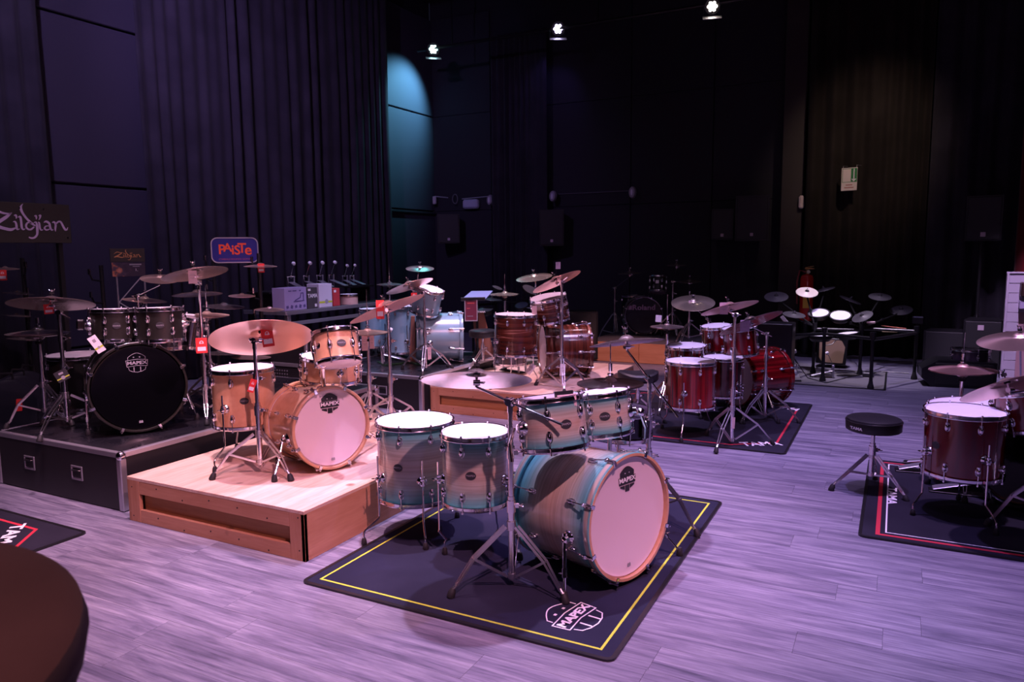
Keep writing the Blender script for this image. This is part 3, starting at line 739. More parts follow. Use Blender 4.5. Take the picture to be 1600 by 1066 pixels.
def card(label, px, py, d, w, h, m, lines=None, rot=0, yaw=0, group=None, name='price_tag', cat='tag', string=.05, kind2=None, th=.0015, to=None):
    if isinstance(to, str): to = cyc(to)
    if to is not None and d is None: d = (to-CAM).dot(FW)-.02
    c = P(px, py, d); z = (CAM-c); z.z = 0; z = Matrix.Rotation(math.radians(yaw), 3, 'Z') @ z
    M = frame(c, z) @ RZ(rot)
    t = bpy.data.objects.new(name, None); t.empty_display_size = .03; link(t, None, M); tag(t, label, cat, group)
    part('card', B().box((0, 0, 0), (w, h, th)), m, t, M, False)
    if to is not None:
        a_ = M @ Vector((0, h/2-.008, .001))
        part('string', B().tube([a_, a_.lerp(to, .5)-Vector((0, 0, .004)), to], .0012, 5), BLKM if m is not REDT else REDL, t)
    elif string: part('string', B().tube([(0, h/2-.008, .001), (.004, h/2+string*.5, .002), (0, h/2+string, 0)], .0009, 5), BLKM if m is not REDT else REDL, t, M, False)
    if lines == 'red':
        part('price_panel', B().box((0, -h*.22, th*.8), (w*.74, h*.26, .0006)), WHT, t, M, False)
        b = B().strip([(-.18*w, .12*h), (-.12*w, .26*h), (0, .30*h), (.12*w, .26*h), (.18*w, .12*h)], .05*w, th/2, th/2+.0006, False)
        for x in (-.10, 0, .10): b.box((x*w, .15*h, th/2+.0003), (.05*w, .08*h, .0006))
        part('printed_mark', b, WHL, t, M, False)
    elif lines == 'pale':
        b = B()
        for i, (y, k) in enumerate(((.22, .5), (.12, .7), (-.06, .6), (-.14, .3))): b.box((0, y*h, th/2+.0003), (k*w, .025*h, .0006))
        part('printed_lines', b, GRYP, t, M, False)
    elif lines == 'band':
        part('yellow_band', B().box((0, -.22*h, th/2+.0003), (w, .10*h, .0006)), YEL, t, M, False)
        part('printed_mark', B().lathe([(0, 0), (.16*w, 0), (.16*w, .0012), (0, .0012)], 16, T(0, -.20*h, th/2)).box((0, .22*h, th/2+.0003), (.36*w, .18*h, .0006)), GRYP, t, M, False)
    return t
# ------------------------------------------------------------------ risers, cases, rugs
def wood_riser(label, x0, y0, L, Dp, h, solid_right=False):
    """axis-aligned; (x0,y0) = front right corner for x going left, so it spans [x0-L,x0] x [y0,y0+Dp]"""
    t = thing('drum_riser', label, 'platform', (x0-L/2, y0+Dp/2, 0), None)
    tp = .018; pw = .10; bt = .022
    part('top_board', B().box((x0-L/2, y0+Dp/2, h-tp/2), (L, Dp, tp), None, .001), PLY, t)
    def face(o, u, n, ln, mb, solid=False):
        # o = start corner at floor, u along, n outward (axis-aligned unit vectors)
        def bd(a0, a1, z0, z1, off, m, nm='board', th=bt):
            c = o+u*((a0+a1)/2)+n*(off-th/2)+Vector((0, 0, (z0+z1)/2))
            d = [abs(u.x)*(a1-a0)+abs(n.x)*th, abs(u.y)*(a1-a0)+abs(n.y)*th, z1-z0]
            part(nm, B().box(c, d, None, .0015), m, t)
        zt = h-tp
        if solid:
            bd(0, ln*.5, 0, zt, 0, mb); bd(ln*.5+.001, ln, 0, zt, 0, mb); return
        bd(0, pw, 0, zt, 0, PINEZ); bd(ln-pw, ln, 0, zt, 0, PINEZ)
        bd(pw+.001, ln-pw-.001, zt-(zt*.31), zt, -.001, mb); bd(pw+.001, ln-pw-.001, 0, zt*.31, -.001, mb)
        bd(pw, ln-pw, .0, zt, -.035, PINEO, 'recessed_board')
        b = B()
        k = 0
        for zz in (zt*.84, zt*.14):
            for i in range(7):
                p = o+u*(.04+(ln-.08)*i/6)+n*.0006+Vector((0, 0, zz+.02*math.sin(i*2.3)))
                b.cyl(p-n*.002, p, .0045, n=8)
        sc2 = part('screws', b, BLKM, t); sc2['kind'] = 'stuff'
    X = Vector((1, 0, 0)); Y = Vector((0, 1, 0))
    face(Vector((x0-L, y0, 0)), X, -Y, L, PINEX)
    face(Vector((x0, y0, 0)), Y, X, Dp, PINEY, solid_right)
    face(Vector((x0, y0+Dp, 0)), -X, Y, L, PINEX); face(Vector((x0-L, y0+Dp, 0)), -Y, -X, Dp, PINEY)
    return t
STG = mat('black_stage_top', (.010, .010, .014), .30, coat=.3)
q = NT(STG); nz = q.n('ShaderNodeTexNoise', Scale=6.0, Detail=6.0); q.l(q.coord('Object'), nz.inputs[0]); q.l(q.ramp(nz.outputs[0], [(.35, (.2,)*3), (.7, (.45,)*3)]), q.p.inputs['Roughness'])
CASE = mat('black_laminate', (.012, .011, .014), .5)
def case_handle(t, c, n, u, w=.11, hh=.09):
    M = frame(c, n, (0, 0, 1))
    b = B().box((0, 0, .001), (w, hh, .003), None, .001)
    for sx, sy, dx, dy in ((0, .5, w, .012), (0, -.5, w, .012), (.5, 0, .012, hh), (-.5, 0, .012, hh)): b.box((sx*(w-.010), sy*(hh-.010), .004), (dx, dy, .006), None, .002)
    hd_ = part('handle', b, ALU, t, M, False)
    part('dish', B().box((0, 0, .0032), (w-.03, hh-.03, .002)), CASE, hd_, M, False)
    part('grip', B().tube([(-w*.32, hh*.2, .004), (-w*.30, hh*.2, .012), (w*.30, hh*.2, .012), (w*.32, hh*.2, .004)], .006, 8), BLKP, hd_, M, False)
def black_stage(label, x0, y0, L, Dp, h, handles=(), wd=.035):
    t = thing('drum_riser', label, 'platform', (x0-L/2, y0+Dp/2, 0), None)
    part('body', B().box((x0-L/2, y0+Dp/2, (h-.01)/2+.005), (L-.006, Dp-.006, h-.012)), CASE, t)
    part('deck', B().box((x0-L/2, y0+Dp/2, h-.004), (L-.03, Dp-.03, .008)), STG, t)
    for (cx, cy, lx, ly) in ((x0-L/2, y0+wd/2, L, wd), (x0-L/2, y0+Dp-wd/2, L, wd), (x0-wd/2, y0+Dp/2, wd, Dp-2*wd), (x0-L+wd/2, y0+Dp/2, wd, Dp-2*wd)):
        part('edge_profile', B().box((cx, cy, h-wd*.45), (lx, ly, wd), None, .004), ALU, t)
    for sx in (0, 1):
        for sy in (0, 1):
            cx = x0-.018 if sx == 0 else x0-L+.018; cy = y0+.018 if sy == 0 else y0+Dp-.018
            part('corner_profile', B().box((cx, cy, (h-wd)/2), (.042, .042, h-wd-.004), None, .005), ALU, t)
            part('ball_corner', B().sph((cx, cy, h-.022), .030, 12), CHR, t)
    for (px, py) in handles:
        r = ray(px, py); s = (y0-.001-CAM.y)/r.y; c = CAM+r*s
        case_handle(t, c, Vector((0, -1, 0)), Vector((1, 0, 0)))
    return t
def rug(label, x0, x1, y0, y1, m, lines=(), th=.008):
    t = thing('rug', label, 'rug', ((x0+x1)/2, (y0+y1)/2, 0), None)
    n = 36; w_, l_ = x1-x0, y1-y0
    pts = []
    r = .03
    for cx, cy, a in ((x1-r, y1-r, 0), (x0+r, y1-r, 90), (x0+r, y0+r, 180), (x1-r, y0+r, 270)):
        pts += [(cx+r*math.cos(math.radians(a+i*22.5)), cy+r*math.sin(math.radians(a+i*22.5))) for i in range(5)]
    part('pile', B().prism(pts, 0, th), m, t)
    part('edge_binding', B().strip(pts, .018, 0, th+.0015, True), BLKP, t)
    for pl, wd, lm, closed in lines:
        part('woven_line', B().strip(pl, wd, th, th+.0008, closed), lm, t)
    return t
# ================================================================== SETTING
XL, XR, YF, YB, ZC = -8.0, 6.2, -3.6, 12.2, 6.2
def st(name, b, m, kind='structure', loc=None):
    o = part(name, b, m); o['kind'] = kind; return o
floor = st('floor', B().box(((XL+XR)/2, (YF+YB)/2, -.055), (XR-XL+.2, YB-YF+.2, .1)), mat('floor_joint', (.02, .018, .03), .8))
def plankmat(name, island):
    m = mat(name, (.2, .2, .2), .5); q = NT(m)
    geo = q.n('ShaderNodeNewGeometry')
    if island: rnd = geo.outputs['Random Per Island']
    else: rnd = q.n('ShaderNodeObjectInfo').outputs['Random']
    off = q.n('ShaderNodeMath', _operation='MULTIPLY'); off.inputs[1].default_value = 37.0; q.l(rnd, off.inputs[0])
    cb = q.n('ShaderNodeCombineXYZ'); q.l(off.outputs[0], cb.inputs[0]); q.l(off.outputs[0], cb.inputs[1])
    ad = q.n('ShaderNodeVectorMath', _operation='ADD'); q.l(geo.outputs['Position'], ad.inputs[0]); q.l(cb.outputs[0], ad.inputs[1])
    def mp(s):
        v = q.n('ShaderNodeMapping'); v.inputs['Scale'].default_value = s; q.l(ad.outputs[0], v.inputs[0]); return v.outputs[0]
    n1 = q.n('ShaderNodeTexNoise', Scale=1.0, Detail=7.0, Roughness=.62, Distortion=.8); q.l(mp((1.7, 19, 1)), n1.inputs[0])
    n2 = q.n('ShaderNodeTexNoise', Scale=1.0, Detail=5.0, Roughness=.7); q.l(mp((9, 120, 1)), n2.inputs[0])
    wv = q.n('ShaderNodeTexWave', _bands_direction='Y', Scale=5.0, Distortion=7.0, Detail=2.0); wv.inputs['Detail Scale'].default_value = .9; q.l(mp((.55, 3.2, 1)), wv.inputs[0])
    ge = q.ramp(wv.outputs['Fac'], [(.0, (.72,)*3), (.35, (1,)*3), (1, (1,)*3)])
    base = q.ramp(n1.outputs[0], [(.28, (.08, .078, .12)), (.46, (.165, .155, .22)), (.58, (.225, .215, .28)), (.76, (.34, .32, .39))])
    fine = q.ramp(n2.outputs[0], [(.3, (.74,)*3), (.55, (1,)*3), (.75, (1.10, 1.1, 1.08))])
    c = q.mix(1.0, base, fine, 'MULTIPLY'); c = q.mix(.55, c, ge, 'MULTIPLY')
    tone = q.ramp(rnd, [(0, (.90,)*3), (.5, (.98,)*3), (1, (1.06,)*3)])
    c = q.mix(1.0, c, tone, 'MULTIPLY')
    q.l(c, q.p.inputs['Base Color']); q.bump(n2.outputs[0], .12, .002)
    q.l(q.ramp(n1.outputs[0], [(.3, (.42,)*3), (.7, (.58,)*3)]), q.p.inputs['Roughness'])
    return m
PLK = plankmat('grey_oak_plank', False); PLKS = plankmat('grey_oak_planks_far', True)
cells = []
row = 0; y = YF
while y < YB-.01:
    x = XL-random.random()*1.22
    while x < XR-.02:
        a, c = max(XL, x), min(XR, x+1.22)
        if c-a > .05:
            yy = min(YB, y+.18); cx, cy = (a+c)/2, (y+yy)/2
            v = Vector((cx, cy, 0))-CAM; dd = v.dot(FW); vis = False
            if dd > .3:
                px = 800+FPX*v.dot(RT)/dd; py = 533-FPX*v.dot(UP)/dd
                vis = -150 < px < 1750 and py < 1250
            cells.append((0 if vis else 1, v.length, a, c, y, yy))
        x += 1.22
    y += .18
cells.sort(); rest = B()
for i, (nv, dl, a, c, y0, y1) in enumerate(cells):
    ctr = ((a+c)/2, (y0+y1)/2, -.002); dm = (c-a-.0012, y1-y0-.0012, .004)
    if i < 300 and nv == 0: part('plank', B().box((0, 0, 0), dm), PLK, floor, Matrix.Translation(ctr), False)
    else: rest.box(ctr, dm)
o = part('planks', rest, PLKS, floor); o['kind'] = 'stuff'
st('ceiling', B().box(((XL+XR)/2, (YF+YB)/2, ZC+.05), (XR-XL+.2, YB-YF+.2, .1)), CEIL)
wl = st('wall_left', B().box((XL-.06, (YF+YB)/2, ZC/2), (.1, YB-YF, ZC)), WALL)
wb = st('wall_back', B().box(((XL+XR)/2, YB+.06, ZC/2), (XR-XL, .1, ZC)), WALL)
st('wall_right', B().box((XR+.06, (YF+YB)/2, ZC/2), (.1, YB-YF, ZC)), WALL)
st('wall_front', B().box(((XL+XR)/2, YF-.06, ZC/2), (XR-XL, .1, ZC)), WALL)
def yw(px, X=XL):        # where the pixel column meets the plane x = X
    r = RT*((px-800)/FPX)+FH; return X/r.x*r.y
def xw(px, Y=YB):
    r = RT*((px-800)/FPX)+FH; return Y/r.y*r.x
# acoustic panels, joints at 2.30 and 4.06
ZJ = [0.0, .54, 2.31, 4.07, 5.83]
for (ya, yb_) in ((yw(66), yw(255)), (yw(598), YB-.04)):
    for z0, z1 in zip(ZJ[:-1], ZJ[1:]):
        part('panel', B().box((XL+.035, (ya+yb_)/2, (z0+z1)/2), (.05, yb_-ya, z1-z0-.025), None, .008), PANEL, wl)
ledge = part('rail', B().box((XL+.05, (yw(600)+YB)/2, 2.275), (.09, YB-yw(600)-.02, .035), None, .004), WALL, wl)
for xa, xb in ((xw(684), xw(772)), (xw(852), xw(985)), (xw(985)+.01, xw(1110)), (xw(1110)+.01, xw(1218))):
    for z0, z1 in ((0, 2.31), (2.31, 4.07), (4.07, 5.83)):
        part('panel', B().box(((xa+xb)/2, YB-.02, (z0+z1)/2), (xb-xa-.006, .04, z1-z0-.006), None, .004), WALL, wb)
st('trim_1', B().box(((xw(1217, 11.9)+xw(1251, 11.9))/2, 12.0, ZC/2), (xw(1251, 11.9)-xw(1217, 11.9), .38, ZC-.01), None, .01), mat('brown_black_pillar', (.030, .023, .022), .7))
def curtain(label, p0, p1, z0, z1, m, wl_=.22, amp=.06, seed=0, gather=None):
    p0 = Vector(p0); p1 = Vector(p1); u = (p1-p0); L = u.length; u.normalize(); n = Vector((-u.y, u.x, 0))
    rnd = random.Random(seed); N = int(L/.022); rows = 7
    ph = rnd.random()*10; s = 0; b = B(); prof = []
    for i in range(N+1):
        t = i/N*L
        k = noise.noise(Vector((t*1.1, seed*3.1, 0)))
        s += .022/(wl_*(1+.45*k+.5*noise.noise(Vector((t*3.7, seed*7.7, 2)))))
        prof.append(math.sin(2*PI*s+ph)*amp*(1+1.2*noise.noise(Vector((t*1.6, seed, 5)))) + .03*noise.noise(Vector((t*9, seed, 9))))
    vs = []
    for j in range(rows):
        f = j/(rows-1); z = z0+(z1-z0)*f
        for i in range(N+1):
            t = i/N*L
            a = prof[i]*(1-.35*f) + .03*noise.noise(Vector((t*1.5, z*.4, seed)))
            vs.append(p0+u*t+n*a+Vector((0, 0, z)))
    W = N+1
    b.add(vs, [(j*W+i, j*W+i+1, (j+1)*W+i+1, (j+1)*W+i) for j in range(rows-1) for i in range(N)])
    c = (p0+p1)/2
    b2 = Vector((c.x, c.y, z0))
    M = Matrix.Translation(b2); b.v = [v-b2 for v in b.v]
    me = b.mesh('curtain', 80); me.materials.append(m)
    o = bpy.data.objects.new('curtain', me); link(o, None, M)
    sm = o.modifiers.new('thickness', 'SOLIDIFY'); sm.thickness = .004
    return tag(o, label, 'curtain')
XC = XL+.32
curtain('black curtain at the far left end of the left wall, behind the large cymbal sign', (XC, yw(-160, XC), 0), (XC, yw(98, XC), 0), .02, 5.9, CURT, .21, .028, 1)
curtain('wide black curtain along the left wall behind the kits, between two bare panel strips', (XC, yw(240, XC), 0), (XC, yw(617, XC), 0), .02, 5.9, CURT, .21, .028, 2)
curtain('narrow black curtain on the back wall right of the teal lit corner', (xw(772, YB-.3), YB-.3, 0), (xw(856, YB-.3), YB-.3, 0), .02, 5.3, CURT, .12, .035, 3)
curtain('brownish black curtain on the back wall carrying the green and white sign', (xw(1253, YB-.55), YB-.55, 0), (xw(1440, YB-.55), YB-.55, 0), .02, 5.9, CURTB, .22, .06, 4)
curtain('black curtain on the back wall behind the loudspeaker at the right', (xw(1440, YB-.55)+.02, YB-.62, 0), (xw(1582, YB-.55), YB-.62, 0), .02, 5.9, CURT, .2, .05, 5)
curtain('dark red curtain at the right edge of the picture', (xw(1583, YB-.9), YB-.9, 0), (xw(1760, YB-.9), YB-.9, 0), .02, 5.9, CURTR, .24, .08, 6)
# lighting bars and lamps under the ceiling
yl = P(677, 77, 12.6).y
zb = P(872, 58, dep(P(872, 45, 12.2))).z
t = thing('lighting_bar', 'long black pipe under the ceiling carrying the three lit spotlights', 'bar', (-2, yl, 5.05))
part('pipe', B().cyl((XL+.5, yl, 4.98), (3.4, yl, 4.98), .026, n=10), BLKM, t)
for x in (-6.8, -4.2, -1.6, 1.0, 3.2):
    part('hanger', B().cyl((x, yl, 4.98), (x, yl, ZC), .012, n=6), BLKM, t)
for k, (px, py, colr, lab) in enumerate(((677, 77, (.55, 1, 1), 'lit spotlight shining teal white, the left one of the three, beside the teal corner'), (872, 45, (.70, .62, 1.0), 'lit spotlight shining violet white, middle one of the three under the ceiling'), (1113, 10, (1, .86, .72), 'lit spotlight shining warm white, the right one of the three at the top edge'))):
    r = ray(px, py); c = CAM+r*((yl-.02)/r.y)
    tgt = CAM+Vector((0, 2, -.5))
    M = frame(c, (tgt-c).normalized())
    t = bpy.data.objects.new('spotlight', None); t.empty_display_size = .1; link(t, None, M); tag(t, lab, 'spotlight')
    part('housing', B().lathe([(0, -.20), (.06, -.19), (.095, -.12), (.105, .0), (.11, .02), (.098, .02), (.095, .004), (0, .004)], 20), BLKM, t, M, False)
    em = mat('lamp_glow', (0, 0, 0), .5, emit=colr, es=26.0)
    b = B()
    for i in range(7):
        a = 2*PI*i/6; rr = 0 if i == 6 else .050
        b.lathe([(0, .006), (.021, .006), (.021, .012), (0, .013)], 12, T(rr*math.cos(a), rr*math.sin(a), 0))
    part('lamp_lens', b, em, t, M, False)
    part('yoke', B().tube([(-.115, 0, -.04), (-.12, -.12, -.06), (.12, -.12, -.06), (.115, 0, -.04)], .008, 6), BLKM, t, M, False)
    part('barn_door', B().box((0, -.135, .06), (.26, .004, .12), Matrix.Rotation(math.radians(12), 3, 'X')), ALU, t, M, False)
t = thing('ceiling_grid', 'black steel grid of pipes and beams under the dark ceiling', 'grid', (-2, 6, ZC-.3))
for yy in (3.0, 6.0, 9.0): part('beam', B().box(((XL+XR)/2, yy, ZC-.25), (XR-XL-.3, .12, .2)), BLKM, t)
for xx in (-5, -2, 1, 4): part('beam', B().box((xx, 6.0, ZC-.45), (.07, 11, .07)), BLKM, t)
# ================================================================== RISERS AND RUGS
def X0(px, py): p = F(px, py, 0); return p.x, p.y
hA = .265
ax, ay = X0(478, 879)
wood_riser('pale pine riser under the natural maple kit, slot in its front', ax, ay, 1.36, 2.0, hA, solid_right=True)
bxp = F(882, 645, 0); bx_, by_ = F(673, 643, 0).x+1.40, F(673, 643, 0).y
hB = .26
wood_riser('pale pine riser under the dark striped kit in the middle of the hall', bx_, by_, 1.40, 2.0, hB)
sx_, sy_ = X0(194, 801); hS = .365
black_stage('black flight case riser under the black kit at the left, two handles on its front', sx_, sy_, 1.32, 2.5, hS, ((47, 723), (121, 739)))
s2x, s2y = X0(660, 645)
black_stage('black flight case riser under the ice blue kit, standing behind the natural kit', s2x, s2y, 1.36, 1.75, .35, ((598, 610),))
hC = .28
pc = F(921, 563, 0)
t = thing('drum_riser', 'low wooden platform under the black electronic kit by the back wall', 'platform', (pc.x+1.3, pc.y+1, 0))
for i in range(3): part('board', B().box((pc.x+.36+i*.73, pc.y, hC/2), (.725, .03, hC-.01), None, .002), PINEX, t)
part('side_board', B().box((pc.x+.015, pc.y+1.0, hC/2), (.03, 1.96, hC-.01), None, .002), PINEY, t)
part('top_carpet', B().box((pc.x+1.1, pc.y+1.0, hC), (2.22, 2.0, .02), None, .003), fabric('grey_carpet', (.075, .070, .085), 200), t)
# rug under the front kit
fx0, fy0 = X0(473, 911); fx1, fy1 = X0(948, 1033); rx, ry = X0(1132, 787)
r1 = dict(x0=(fx0), x1=(fx1+rx)/2, y0=(fy0+fy1)/2, y1=ry)
ins = .062
rug1 = rug('dark blue rug with a thin yellow border line under the teal front kit', r1['x0'], r1['x1'], r1['y0'], r1['y1'], RUG,
    [([(r1['x0']+ins, r1['y0']+ins*.9), (r1['x1']-ins, r1['y0']+ins*.9), (r1['x1']-ins, r1['y1']-ins), (r1['x0']+ins, r1['y1']-ins)], .011, YEL, True)])
e0 = F(897, 963, .008)
Me = Matrix.Translation(e0+Vector((0, 0, .001))) @ RZ(96-0)
Me = frame(e0+Vector((0, 0, .0004)), (0, 0, 1), Vector((-1, .12, 0)))
emblem_lines([c for c in rug1.children if c.name.startswith('pile')][0], Me, .245, WHL)
# rug under the red kit in the middle
cx1, cy0 = X0(1226, 711); _, cy1 = X0(1264, 633)
W2 = 2.1; ia, ib = .10, .42
pts = [(cx1-W2+ib, cy0+ia), (cx1-ib, cy0+ia), (cx1-ia, cy0+ib*.75), (cx1-ia, cy1-ib*.75), (cx1-ib, cy1-ia), (cx1-W2+ib, cy1-ia), (cx1-W2+ia, cy1-ib), (cx1-W2+ia, cy0+ib)]
rug2 = rug('dark rug with a red eight sided line under the red striped kit', cx1-W2, cx1, cy0, cy1, RUG2, [(pts, .018, REDL, True)])
pl2 = [c for c in rug2.children if c.name.startswith('pile')][0]
p = F(1189, 694, .008)
text('TAMA', .16, frame(p+Vector((0, 0, .0006)), (0, 0, 1), Vector((-.56, 1, 0))), WHL, pl2, 'woven_lettering', bold=.003, sx=.72)
p = F(1226, 637, .008)
text('TAMA', .15, frame(p+Vector((0, 0, .0006)), (0, 0, 1), Vector((.56, 1, 0))), WHL, pl2, 'woven_lettering', bold=.003, sx=.8)
# rug under the right kit
ex0, ey0 = X0(1338, 838); ex1, ey1 = X0(1363, 720); ex0 = (ex0+ex1)/2
rug3 = rug('dark rug with a red and white double line under the right hand red kit', ex0, ex0+2.0, ey0, ey1, RUG2,
    [([(ex0+.085, ey0+.06), (ex0+1.92, ey0+.06), (ex0+1.92, ey1-.045), (ex0+.085, ey1-.045)], .022, REDL, True), ([(ex0+.125, ey0+.105), (ex0+1.88, ey0+.105), (ex0+1.88, ey1-.085), (ex0+.125, ey1-.085)], .008, WHL, True)])
pl3 = [c for c in rug3.children if c.name.startswith('pile')][0]
p = F(1372, 772, .008)
text('TAMA', .075, frame(p+Vector((.075, 0, .0006)), (0, 0, 1), Vector((1, 0, 0))), WHL, pl3, 'woven_lettering', bold=.002, sx=1.7)
# rug at the left edge
gx, gy = X0(135, 834)
rug4 = rug('dark rug with a red line at the left edge behind the round table', gx-2.0, gx, gy-1.6, gy, RUG2,
    [([(gx-1.9, gy-.10), (gx-.30, gy-.10), (gx-.12, gy-.32), (gx-.12, gy-1.3)], .018, REDL, False)])
p = F(50, 832, .008)
text('TAMA', .10, frame(p+Vector((-.05, -.10, .0006)), (0, 0, 1), Vector((.7, .75, 0))), WHL, [c for c in rug4.children if c.name.startswith('pile')][0], 'woven_lettering', bold=.003, sx=1.5)
# bistro table in the near left corner
tc = -RT*.949+FH*.657
t = thing('bistro_table', 'round table under a dark brown stretch cloth in the near left corner', 'table', (tc.x, tc.y, 0))
b = B().lathe([(0, 1.128), (.40, 1.128), (.448, 1.124), (.466, 1.112), (.472, 1.09), (.466, 1.06), (.40, .97), (.23, .76), (.15, .58), (.15, .40), (.22, .20), (.36, .03), (.37, .0)], 64, T(tc.x, tc.y, 0))
part('cloth', b, CLOTH, t)
part('table_foot', B().cyl((tc.x, tc.y, 0), (tc.x, tc.y, .02), .31, n=32), BLKM, t)
# ================================================================== KITS
# ---- teal kit in front, on the rug
KIT[0] = 'front teal kit'
RG = .008
ftom('tall teal burst floor tom, the left one of the pair on the yellow lined rug', 648, 659, 4.06, .412, .405, BURST, [(569, 851), (673, 877), (689, 817)], RG, ba=-27)
ftom('shorter teal burst floor tom beside the chrome tripod on the yellow lined rug', 742, 677, 3.78, .337, .345, BURST, [(695, 866), (778, 838), (806, 872)], RG, ba=-8)
t, BM1 = bass('teal burst bass drum lying on the yellow lined rug, white front head with dark badge', 987, 808, 3.42, 137, .56, .46, BURST, BURST, HEADP, 8, [(882, 938, -1), (1062, 868, 1)], RG, logo=('badge', .125), lift=.01, hoopin=HOOPW)
C = P(864, 660, 3.42); N = nrm(864, 660, 6, .10, True)
t, Ma = drum('rack_tom', 'larger teal burst rack tom with a black and yellow hang tag on its rim', 'drum', C, N, .305, .215, BURST, ba=22, lugs=6, a0=-8, top=HEADC)
part('mount_bracket', B().lathe([(0, 0), (.036, 0), (.034, .008), (.024, .016), (.022, .030), (0, .034)], 18, RZ(-62) @ T(.150, 0, -.005) @ RY(90)).tube([tuple(RZ(-62) @ Vector((.20, 0, 0))), tuple(RZ(-62) @ Vector((.24, .03, -.06))), tuple(RZ(-62) @ Vector((.25, .05, -.14)))], .008, 8), CHR, t, Ma, False)
C = P(943, 645, 3.72); N = nrm(943, 645, 6, .14, True)
t, Ma = drum('rack_tom', 'smaller teal burst rack tom with a pale head under the dark hi hats', 'drum', C, N, .262, .19, BURST, ba=2, lugs=6, a0=-28)
part('mount_bracket', B().lathe([(0, 0), (.034, 0), (.030, .010), (.020, .018), (.018, .036), (0, .040)], 18, RZ(78) @ T(.131, 0, 0) @ RY(90)).sph(tuple(RZ(78) @ Vector((.182, 0, -.01))), .024, 12).tube([tuple(RZ(78) @ Vector((.18, 0, 0))), tuple(RZ(78) @ Vector((.20, .01, -.09)))], .009, 8), CHR, t, Ma, False)
# tom holders on the bass drum
c0 = P(893, 706, 3.76)
t = thing('tom_holder', 'chrome double tom post rising from the teal bass drum', 'holder', (c0.x, c0.y, c0.z-.02))
part('base_plate', B().box(c0-Vector((0, 0, .01)), (.07, .05, .02), None, .006), CHR, t)
part('post', B().cyl(c0-Vector((0, 0, .02)), c0+Vector((0, 0, .14)), .0125, n=12), CHR, t)
part('ball_clamp', B().sph(c0+Vector((0, 0, .14)), .026, 12), CHR, t)
part('arm', B().tube([c0+Vector((0, 0, .14)), P(888, 664, 3.66), P(882, 664, 3.60)], .0095, 8), CHR, t)
part('arm', B().tube([c0+Vector((0, 0, .14)), P(899, 664, 3.80), P(906, 655, 3.80)], .0095, 8), CHR, t)
# snare behind the small tom
C = P(970, 660, 4.25)
t, Ma = drum('snare_drum', 'black chrome snare drum half hidden behind the small teal rack tom', 'drum', C, nrm(970, 660, -4, .22, True), .345, .14, mat('black_nickel_shell', (.07, .065, .08), .2, 1.0), ba=50, badge=False, lugs=10, top=mat('smoky_head', (.05, .04, .06), .3))
part('strainer', B().box(tuple(RZ(45) @ Vector((.195, 0, 0))), (.03, .04, .11), Matrix.Rotation(math.radians(45), 3, 'Z'), .006), CHR, t, Ma, False)
b0 = F(966, 800, RG)
t = thing('snare_stand', 'chrome snare stand behind the teal bass drum', 'stand', b0)
tripod(t, b0, .24, .22, .08, 50); zt = C.z-.14
pole(t, b0, [.07, .3, zt], (.0135, .011))
b = B()
for k in range(3):
    a = math.radians(40+120*k); u = Vector((math.cos(a), math.sin(a), 0)); s0 = Vector((b0.x, b0.y, zt)); s1 = Vector((C.x, C.y, zt+.04))+u*.185
    part('basket_arm', B().tube([s0, s0.lerp(s1, .8), s1+Vector((0, 0, .03))], .006, 6), CHR, t)
# cymbals of the teal kit
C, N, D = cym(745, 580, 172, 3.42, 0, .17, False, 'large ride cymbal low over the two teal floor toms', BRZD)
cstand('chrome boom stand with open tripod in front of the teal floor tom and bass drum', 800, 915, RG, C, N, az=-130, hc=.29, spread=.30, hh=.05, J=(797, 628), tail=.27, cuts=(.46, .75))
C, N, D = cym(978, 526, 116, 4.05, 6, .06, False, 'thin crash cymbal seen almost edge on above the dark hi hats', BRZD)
cstand('chrome boom stand behind the teal bass drum with its arm end pointing down right', 1012, 820, RG, C, N, az=-10, hc=.34, spread=.30, hh=.10, J=(1013, 594), tail=.27, cuts=(.50, .72))
hihat('chrome hi hat stand rising behind the small teal rack tom', 952, 829, RG, 956, 590, 104, .16, 'dark top hi hat cymbal over the small teal rack tom', 'dark bottom hi hat cymbal under the dark top one by the teal kit', BRZK, rod=.20, az=80, pedal_h=200)
card('black hang tag with yellow print clipped to the rim of the larger teal rack tom', 886, 626, 3.30, .085, .055, PNKT, 'pale', rot=4, yaw=10, string=0)
tg = card('black card with yellow strip hanging over the rim of the larger teal rack tom', 881, 617, 3.31, .085, .035, BLKP, None, rot=4, yaw=8, string=.015)
part('yellow_strip', B().box((0, -.012, .001), (.07, .008, .0008)), YEL, tg, WM[tg.name], False)
# ---- natural maple kit on the pine riser
KIT[0] = 'natural maple kit'
ftom('natural maple floor tom with a dark oval badge on the pine riser', 379, 577, 4.62, .37, .335, MAPLE, [(336, 738), (375, 706), (438, 700)], hA, ba=0)
bass('natural maple bass drum on the pine riser, white front head with dark badge', 520, 666, 4.36, 140, .455, .37, MAPLE, HOOPW, HEADP, 8, [(429, 753, -1), (596, 690, 1)], hA, logo=('badge', .125), lift=.005, pitch=3)
C = P(526, 544, 4.24); N = nrm(526, 544, 7, .22, False)
t, Ma = drum('rack_tom', 'natural maple rack tom tilted so its lower head shows, over the maple bass drum', 'drum', C, N, .245, .165, MAPLE, bot=HEADP, ba=14, lugs=6, a0=44)
pt = P(506, 606, 4.40)
t = thing('tom_holder', 'chrome tom post on top of the natural maple bass drum', 'holder', (pt.x, pt.y, pt.z))
a1 = P(503, 566, 4.24); a2 = P(503, 541, 4.17)
part('base_plate', B().box(pt+Vector((0, 0, 0)), (.07, .05, .02), None, .005), CHR, t)
part('post', B().cyl(pt-Vector((0, 0, .0)), a1, .0135, n=12), CHR, t)
